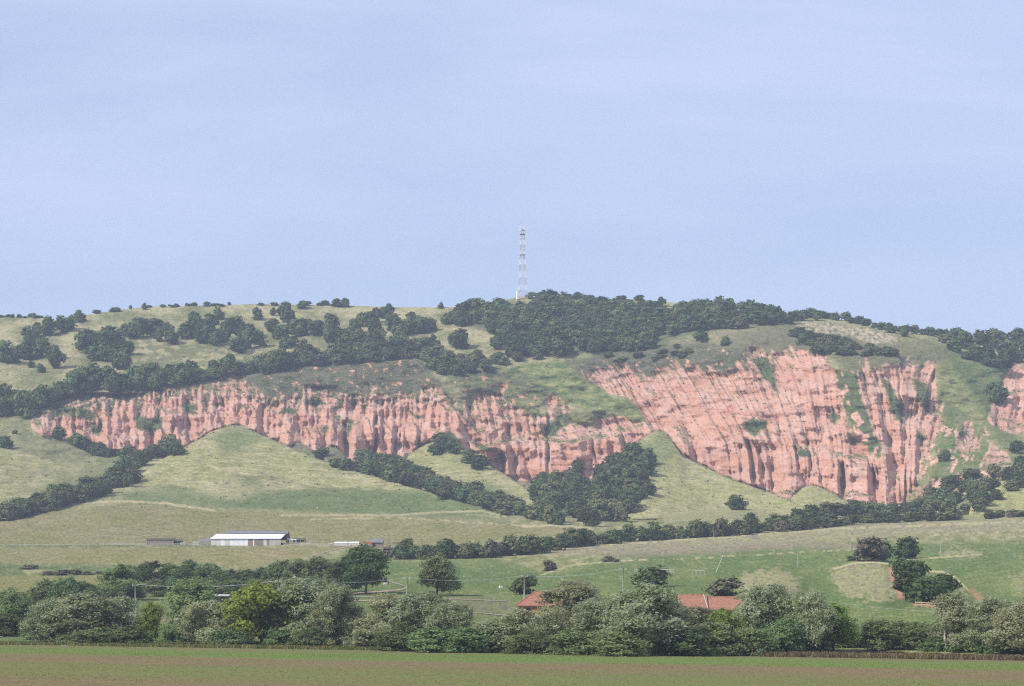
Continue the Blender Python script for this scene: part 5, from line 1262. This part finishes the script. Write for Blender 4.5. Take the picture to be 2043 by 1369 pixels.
fence(660, 1091, 738, 1093, 12, "wooden fence in front of the sheeted pens", 1.3)
fence(768, 1089, 802, 1087, 6, "dark rail fence right of the grey roofed hut", 1.2, mat=M_BOARD2)
fence(20, 1091, 190, 1090, 16, "thin fence in the strip of weeds far left of the farm", 1.0, 1)
fence(1266, 1144, 1345, 1145, 9, "grey rail fence behind the wide dark bush on the meadow", 1.25, 2)
fence(1381, 1146, 1405, 1148, 3, "short broken rail fence on the meadow near the leaning pole", 1.3, 1)
fence(1826, 1210, 1876, 1214, 5, "rusty rail fence below the gully mouth", .9, 2, M_RUBBLE)

# -- poles and wires
def pole(u, vb, vt, label, r=.14, mat=None, arm=True, lean=None, name="power_pole", cat="pole", group="wooden poles"):
    x, y, z = surf(u, vb)
    h = (vb - vt) * y / F
    e = empty(name, (x, y, z), 0, label, cat, group)
    tx = 0 if lean is None else (lean - u) * y / F
    mat = mat or M_WOOD
    MB().rod((0, 0, -.4), (tx, 0, h), r, r * .75, 7).build("shaft", mat, e, True)
    if arm:
        MB().box(tx - .7, tx + .7, -.06, .06, h - .35, h - .23).build("crossarm", mat, e)
        for s_ in (-.6, 0, .6): MB().rod((tx + s_, 0, h - .22), (tx + s_, 0, h + .02), .05, .04, 6).build("insulator", M_TWHITE, e)
    return np.array([x + tx, y, z + h - .05])
T = {}
T[270] = pole(270, 1236, 1165, "pale wooden pole rising behind the left willows", .17)
T[555] = pole(555, 1232, 1158, "short pale pole top behind the yellow tree", .15)
T[812] = pole(812, 1216, 1152, "pale pole on the meadow left of the solitary tree", .15)
T[1046] = pole(1046, 1212, 1148, "pale pole in front of the dark bush by the farmhouse roof", .16)
T[1243] = pole(1243, 1204, 1133, "tall thin pole above the tallest silver willow", .15)
T[1885] = pole(1885, 1301, 1221, "thick concrete pole among the bushes at right", .19, M_CONC)
pole(1428, 1141, 1091, "wooden pole leaning far to the right on the meadow", .15, lean=1450, arm=False)
pole(692, 1195, 1179, "short white post by the track under the trunked trees", .13, M_CONC, arm=False, name="marker_post", cat="post", group=None)
pole(1482, 1200, 1184, "short pale post behind the barn roof ridge", .12, arm=False, name="marker_post", cat="post", group=None)
for u, vb, vt, lab in [(1123, 1090, 1061, "far pole at the left end of the climbing hedge"), (1424, 1076, 1052, "far pale pole in front of the hedge below the grass cone"), (1592, 1133, 1085, "thin far pole on the meadow left of the dry mound"),
                       (1877, 1101, 1061, "thin far pole right of the round dark bush"), (2003, 1088, 1064, "thin far pole near the right picture edge"), (1697, 1096, 1074, "thin far pole above the brown strip"),
                       (635, 1083, 1055, "dark pole standing behind the farm"), (782, 1092, 1061, "pale pole right of the grey roofed hut")]:
    pole(u, vb, vt, lab, .09, M_BOARD2 if u == 635 else None, arm=False)
def wire(a, b, label, r=.02, sag=.8):
    m = MB(); n = 10; P = [a + (b - a) * i / n - np.array([0, 0, sag * 4 * (i / n) * (1 - i / n)]) for i in range(n + 1)]
    for p, q in zip(P[:-1], P[1:]): m.rod(p, q, r, n=4)
    tag(m.build("overhead_wire", M_METAL, None), label, "wire", "overhead wires")
wire(T[270], T[555], "overhead wire from the left pole to the pole behind the yellow tree", .03, .9)
wire(T[555], T[812], "overhead wire between the two poles left of the solitary tree", .02)
wire(T[812], T[1046], "overhead wire passing before the solitary tree", .02)
wire(T[1046], T[1243], "overhead wire above the farmhouse roof", .02)
wire(T[1885], T[1885] + np.array([-26.0, 55, 5.4]), "overhead wire running left from the thick concrete pole", .014, .9)
wire(T[1885], np.array([40 * 1.0 + T[1885][0], T[1885][1] + 10, T[1885][2] + .4]), "overhead wire running right from the thick concrete pole", .014, .9)

# -- lattice mast on the hilltop
def mast():
    bx, by, bz = surf(1042.5, 597)
    bz -= .5
    k = by / F
    e = empty("lattice_mast", (bx, by, bz), math.radians(14), "tall red and white lattice mast with dishes on the hilltop", "mast")
    H = (597 - 453) * k
    def half(z):                                            # half width by height fraction
        return float(np.interp(z / H, [0, .12, .30, .52, .62, 1.0], [3.3, 3.0, 2.25, 2.0, 1.55, 1.35]))
    cuts = [0, .12, .20, .30, .40, .48, .56, .62, .68, .76, .83, .92, 1.0]
    for i, (a, b) in enumerate(zip(cuts[:-1], cuts[1:])):
        mat = M_TRED if i % 2 == 0 else M_TWHITE
        z0, z1 = a * H, b * H; h0, h1 = half(z0), half(z1)
        m = MB()
        c0 = [(-h0, -h0, z0), (h0, -h0, z0), (h0, h0, z0), (-h0, h0, z0)]; c1 = [(-h1, -h1, z1), (h1, -h1, z1), (h1, h1, z1), (-h1, h1, z1)]
        for j in range(4):
            m.rod(c0[j], c1[j], .14, n=5)
            m.rod(c0[j], c1[(j + 1) % 4], .06, n=4); m.rod(c0[(j + 1) % 4], c1[j], .06, n=4); m.rod(c1[j], c1[(j + 1) % 4], .08, n=4)
        m.build("mast_section", mat, e)
    for z in (.62, .905, .965):
        h = half(z * H) + .45
        MB().box(-h, h, -h, h, z * H, z * H + .14).build("platform", M_BLACK, e)
    def dish(x, y, z, r, d=(0, -1, 0)):
        d = np.array(d, float)
        m = MB(); m.rod((x, y, z), tuple(np.array([x, y, z]) + d * .5), r, r * .96, 12)
        o = m.build("dish", M_TWHITE, e)
        MB().rod((x, y, z), tuple(np.array([x, y, z]) - d * .6), .12, n=5).build("bracket", M_METAL, o)
    for x, z, r in [(-2.2, .955, .85), (2.5, .968, .8), (2.6, .875, .95), (-1.9, .86, .6), (2.3, .72, .65), (2.2, .755, .45), (-1.9, .665, .5), (.2, .70, .7), (-4.3, .055, 1.0), (-4.1, .13, .75), (.3, .86, .6)]:
        dish(x, -half(z * H) - .3, z * H, r)
    for x, y in ((-1.7, -1.7), (1.7, -1.7), (1.7, 1.7), (-1.7, 1.7)):
        MB().box(x - .16, x + .16, y - .1, y + .1, H - .3, H + 1.8).build("panel_antenna", M_TWHITE, e)
    MB().box(-5.0, -3.6, -2.0, 1.0, 0, 6.5).build("equipment_cabin", M_TWHITE, e)
mast()

# -- tracks
def track(pts, half_v, mat, name, label, n=60, lift=.10):
    p = np.array(pts, float); L = np.concatenate([[0], np.cumsum(np.hypot(*(p[1:] - p[:-1]).T))])
    vs_, fs_ = [], []
    for i in range(n + 1):
        s_ = L[-1] * i / n
        u, v = np.interp(s_, L, p[:, 0]), np.interp(s_, L, p[:, 1])
        w = half_v * (1 + .25 * math.sin(i * 1.7))
        du, dv = np.interp(s_ + 1, L, p[:, 0]) - np.interp(s_ - 1, L, p[:, 0]), np.interp(s_ + 1, L, p[:, 1]) - np.interp(s_ - 1, L, p[:, 1])
        steep = abs(dv) / (abs(du) + abs(dv) + 1e-6)
        for sg in (-1, 0, 1):
            x, y, z = surf(u + sg * w * 2.2 * steep, v + sg * w * (1 - .6 * steep))
            vs_.append((x, y, z + lift + (.03 if sg == 0 else 0)))
    for i in range(n):
        for j in range(2):
            a = i * 3 + j; fs_.append((a, a + 1, a + 4, a + 3))
    me = bpy.data.meshes.new(name); me.from_pydata(vs_, [], fs_); me.materials.append(mat); me.update()
    o = bpy.data.objects.new(name, me); col.objects.link(o)
    tag(o, label, kind="structure")
track([(738, 1146), (752, 1155), (775, 1160), (800, 1167), (813, 1172), (800, 1177), (770, 1180), (720, 1184), (680, 1188), (640, 1190)], 1.6, M_DIRT, "dirt_track", "reddish dirt track bending past the trunked trees")
track([(640, 1192), (720, 1191), (800, 1193), (860, 1195), (940, 1197), (1020, 1201)], .8, M_DIRTP, "dirt_track", "pale dirt track below the solitary tree")
track([(560, 1206), (700, 1199), (830, 1199), (900, 1196)], 1.5, M_DIRT, "dirt_track", "worn track edge behind the willows")
track([(700, 1090), (672, 1096), (648, 1102), (620, 1112)], 1.0, M_DIRT, "dirt_track", "reddish farm track curving down from the farm")
track([(-160, 1275), (-40, 1272), (30, 1268), (70, 1265), (120, 1263)], 2.2, M_DIRTP, "dirt_road", "pale dirt road entering at the left edge behind the field")
track([(890, 1222), (940, 1222), (1010, 1229)], .9, M_DIRTP, "dirt_track", "pale track left of the farmhouse")

# -- slabs, rubble, stones
def block(u, v, w, h, d_, label, mat, name, cat, rz=.2, group=None):
    x, y, z = surf(u, v)
    r_ = random.Random(int(u)); j = lambda: r_.uniform(-.06, .06)
    m = MB().hexa([(-w / 2 + j(), -d_ / 2, -.1), (w / 2 + j(), -d_ / 2, -.1), (w / 2, d_ / 2, -.1), (-w / 2, d_ / 2, -.1), (-w / 2 + j() + .08, -d_ / 2 + .05, h + j()), (w / 2 - .08, -d_ / 2 + .05 + j(), h + j()), (w / 2 - .1, d_ / 2 - .1, h), (-w / 2 + .1, d_ / 2 - .1, h + j())])
    o = m.build(name, mat); o.location = (x, y, z); o.rotation_euler = (0, 0, rz)
    tag(o, label, cat, group)
block(78, 1281, 1.3, .55, 1.0, "pale concrete slab beside the track at left", M_CONC, "concrete_slab", "slab", .3)
block(72, 1268, 1.6, .5, 1.2, "low pale wall stub at the end of the left track", M_STONE, "concrete_slab", "slab", .1)
block(128, 1289, 1.6, .3, 1.0, "flat concrete slab under the leftmost willow", M_CONC, "concrete_slab", "slab", -.2)
block(322, 1240, 3.0, 1.3, 2.0, "heap of pale orange rubble seen between the left willows", M_RUBBLE, "rubble_heap", "rubble", .3)
block(999, 1173, .9, .55, .7, "white sack lying on the green meadow right of the solitary tree", M_STONE, "white_sack", "sack", .4)
block(768, 1166, .7, .45, .6, "pale stone inside the bend of the dirt track", M_STONE, "white_stone", "stone", .4)
block(1690, 1245, 1.5, .5, .8, "left one of two pale stone heaps behind the low bushes at right", M_STONE, "stone_heap", "stone", .1)
block(1728, 1252, 1.5, .5, .8, "right one of two pale stone heaps behind the low bushes at right", M_STONE, "stone_heap", "stone", .1)
block(861, 1189, 1.6, 1.1, 1.0, "brown stone trough under the solitary round tree", M_BOARD2, "stone_trough", "trough", .1)
# dark shed between the tree rows
p = surf(440, 1206)
ds = empty("dark_shed", (p[0], p[1], p[2] - .2), 0, "small black shed behind the pale willow left of the yellow tree", "shed")
MB().box(-1.6, 1.6, 0, 2.6, 0, 2.1).build("wall", M_DARK, ds)
MB().slab((-1.9, -.3, 2.1), (1.9, -.3, 2.1), (1.9, 2.9, 2.5), (-1.9, 2.9, 2.5), .1).build("roof", M_CONC, ds)

# ------------------------------------------------------------------ small growth
def tufts(name, pts, h, w, nb, mat, label, seed, lean=.5, tone=(0, 1)):
    """many small upright blades in one mesh: pts (n, 3)"""
    r = np.random.default_rng(seed); P = np.repeat(np.asarray(pts), nb, 0); n = len(P)
    P = P + np.c_[r.normal(size=(n, 2)) * w * 1.1, np.zeros(n)]
    hh = h * r.uniform(.5, 1.3, n); a = r.random(n) * 6.283
    dx, dy = np.cos(a) * w * .5, np.sin(a) * w * .5
    tip = P + np.c_[r.normal(size=n) * h * lean, r.normal(size=n) * h * lean, hh]
    z = np.zeros(n)
    v = np.stack([P - np.c_[dx, dy, z + .05], P + np.c_[dx, dy, z - .05], tip + np.c_[dx, dy, z] * .5, tip - np.c_[dx, dy, z] * .5], 1).reshape(-1, 3)
    me = raw_mesh(name, v, np.arange(4 * n).reshape(n, 4), r.uniform(*tone, n), (mat,))
    o = bpy.data.objects.new(name, me); col.objects.link(o)
    return tag(o, label, kind="stuff")
M_SEED = leaf_mat("seedling_leaves", [(0, (.16, .24, .06)), (.6, (.24, .35, .09)), (1, (.34, .40, .13))], .45, 0)
M_WEED = leaf_mat("verge_leaves", [(0, (.07, .10, .03)), (.5, (.16, .19, .06)), (1, (.30, .28, .11))], .3, 0)
M_RWEED = leaf_mat("red_weed_leaves", [(0, (.10, .06, .05)), (.5, (.19, .115, .085)), (.85, (.25, .19, .09)), (1, (.30, .28, .09))], .3, 0)
r = np.random.default_rng(3)
n = 120000                                                   # seedlings over the nearer field, in drill rows
s_ = r.uniform(-30, 200, n); q_ = 15 + 215 * r.random(n)
q_ = np.round(q_ / .5) * .5 + r.normal(size=n) * .05
dens = fbm(s_ / 22, q_ / 9, 3, 201) + .9 * (np.abs(q_ - 54) < 22) - .3
keep = dens > r.normal(size=n) * .35
s_, q_ = s_[keep], q_[keep]
xy = BA[None, :] + bd[None, :] * s_[:, None] + bnorm[None, :] * q_[:, None]
pts = np.c_[xy, C0 + C1 * xy[:, 0] + 0.10 * np.sin(s_ * 0.07) * np.sin(q_ * 0.05)]
tufts("seedlings", pts, .07, .075, 2, M_SEED, "sparse green seedlings sprouting over the sown field", 5)
def belt_pts(n, s0, s1, q0, q1, seed):
    r = np.random.default_rng(seed); s = r.uniform(s0, s1, n); q = r.uniform(q0, q1, n) + 1.5 * fbm(s / 9, s * 0, 2, seed)
    xy = BA[None, :] + bd[None, :] * s[:, None] + bnorm[None, :] * q[:, None]
    return np.c_[xy, C0 + C1 * xy[:, 0]]
tufts("verge_weeds", belt_pts(8000, -20, 190, -8, 5, 6), .45, .16, 3, M_WEED, "rough grass and weeds along the edge of the field", 7)
tufts("red_weeds", belt_pts(3000, 112, 190, -4, 9, 8), .6, .16, 3, M_RWEED, "strip of reddish brown weeds at the right edge of the field", 9)
# scrub flecks on the cliff ledges and steep greens
sel = (V > 690) & (V < 1020) & (U > -20) & (U < 2060)
vegmap = np.where(rock, veg, 0.10 * np.clip(n_mid + .3, 0, 1)) * sel
vegmap = np.where(front, 0.02 * sel, vegmap) + np.clip(above, 0, 1) * .25 * sel
pr = vegmap.ravel() / vegmap.sum()
ids = r.choice(vegmap.size, 3600, p=pr, replace=False)
pts = np.c_[PX.ravel()[ids], PY.ravel()[ids] - .2, PZ.ravel()[ids]]
tufts("scrub", pts, .7, .55, 5, LM["thorn"], "low scrub dotted over the ledges and slopes of the cliff", 11, .6)
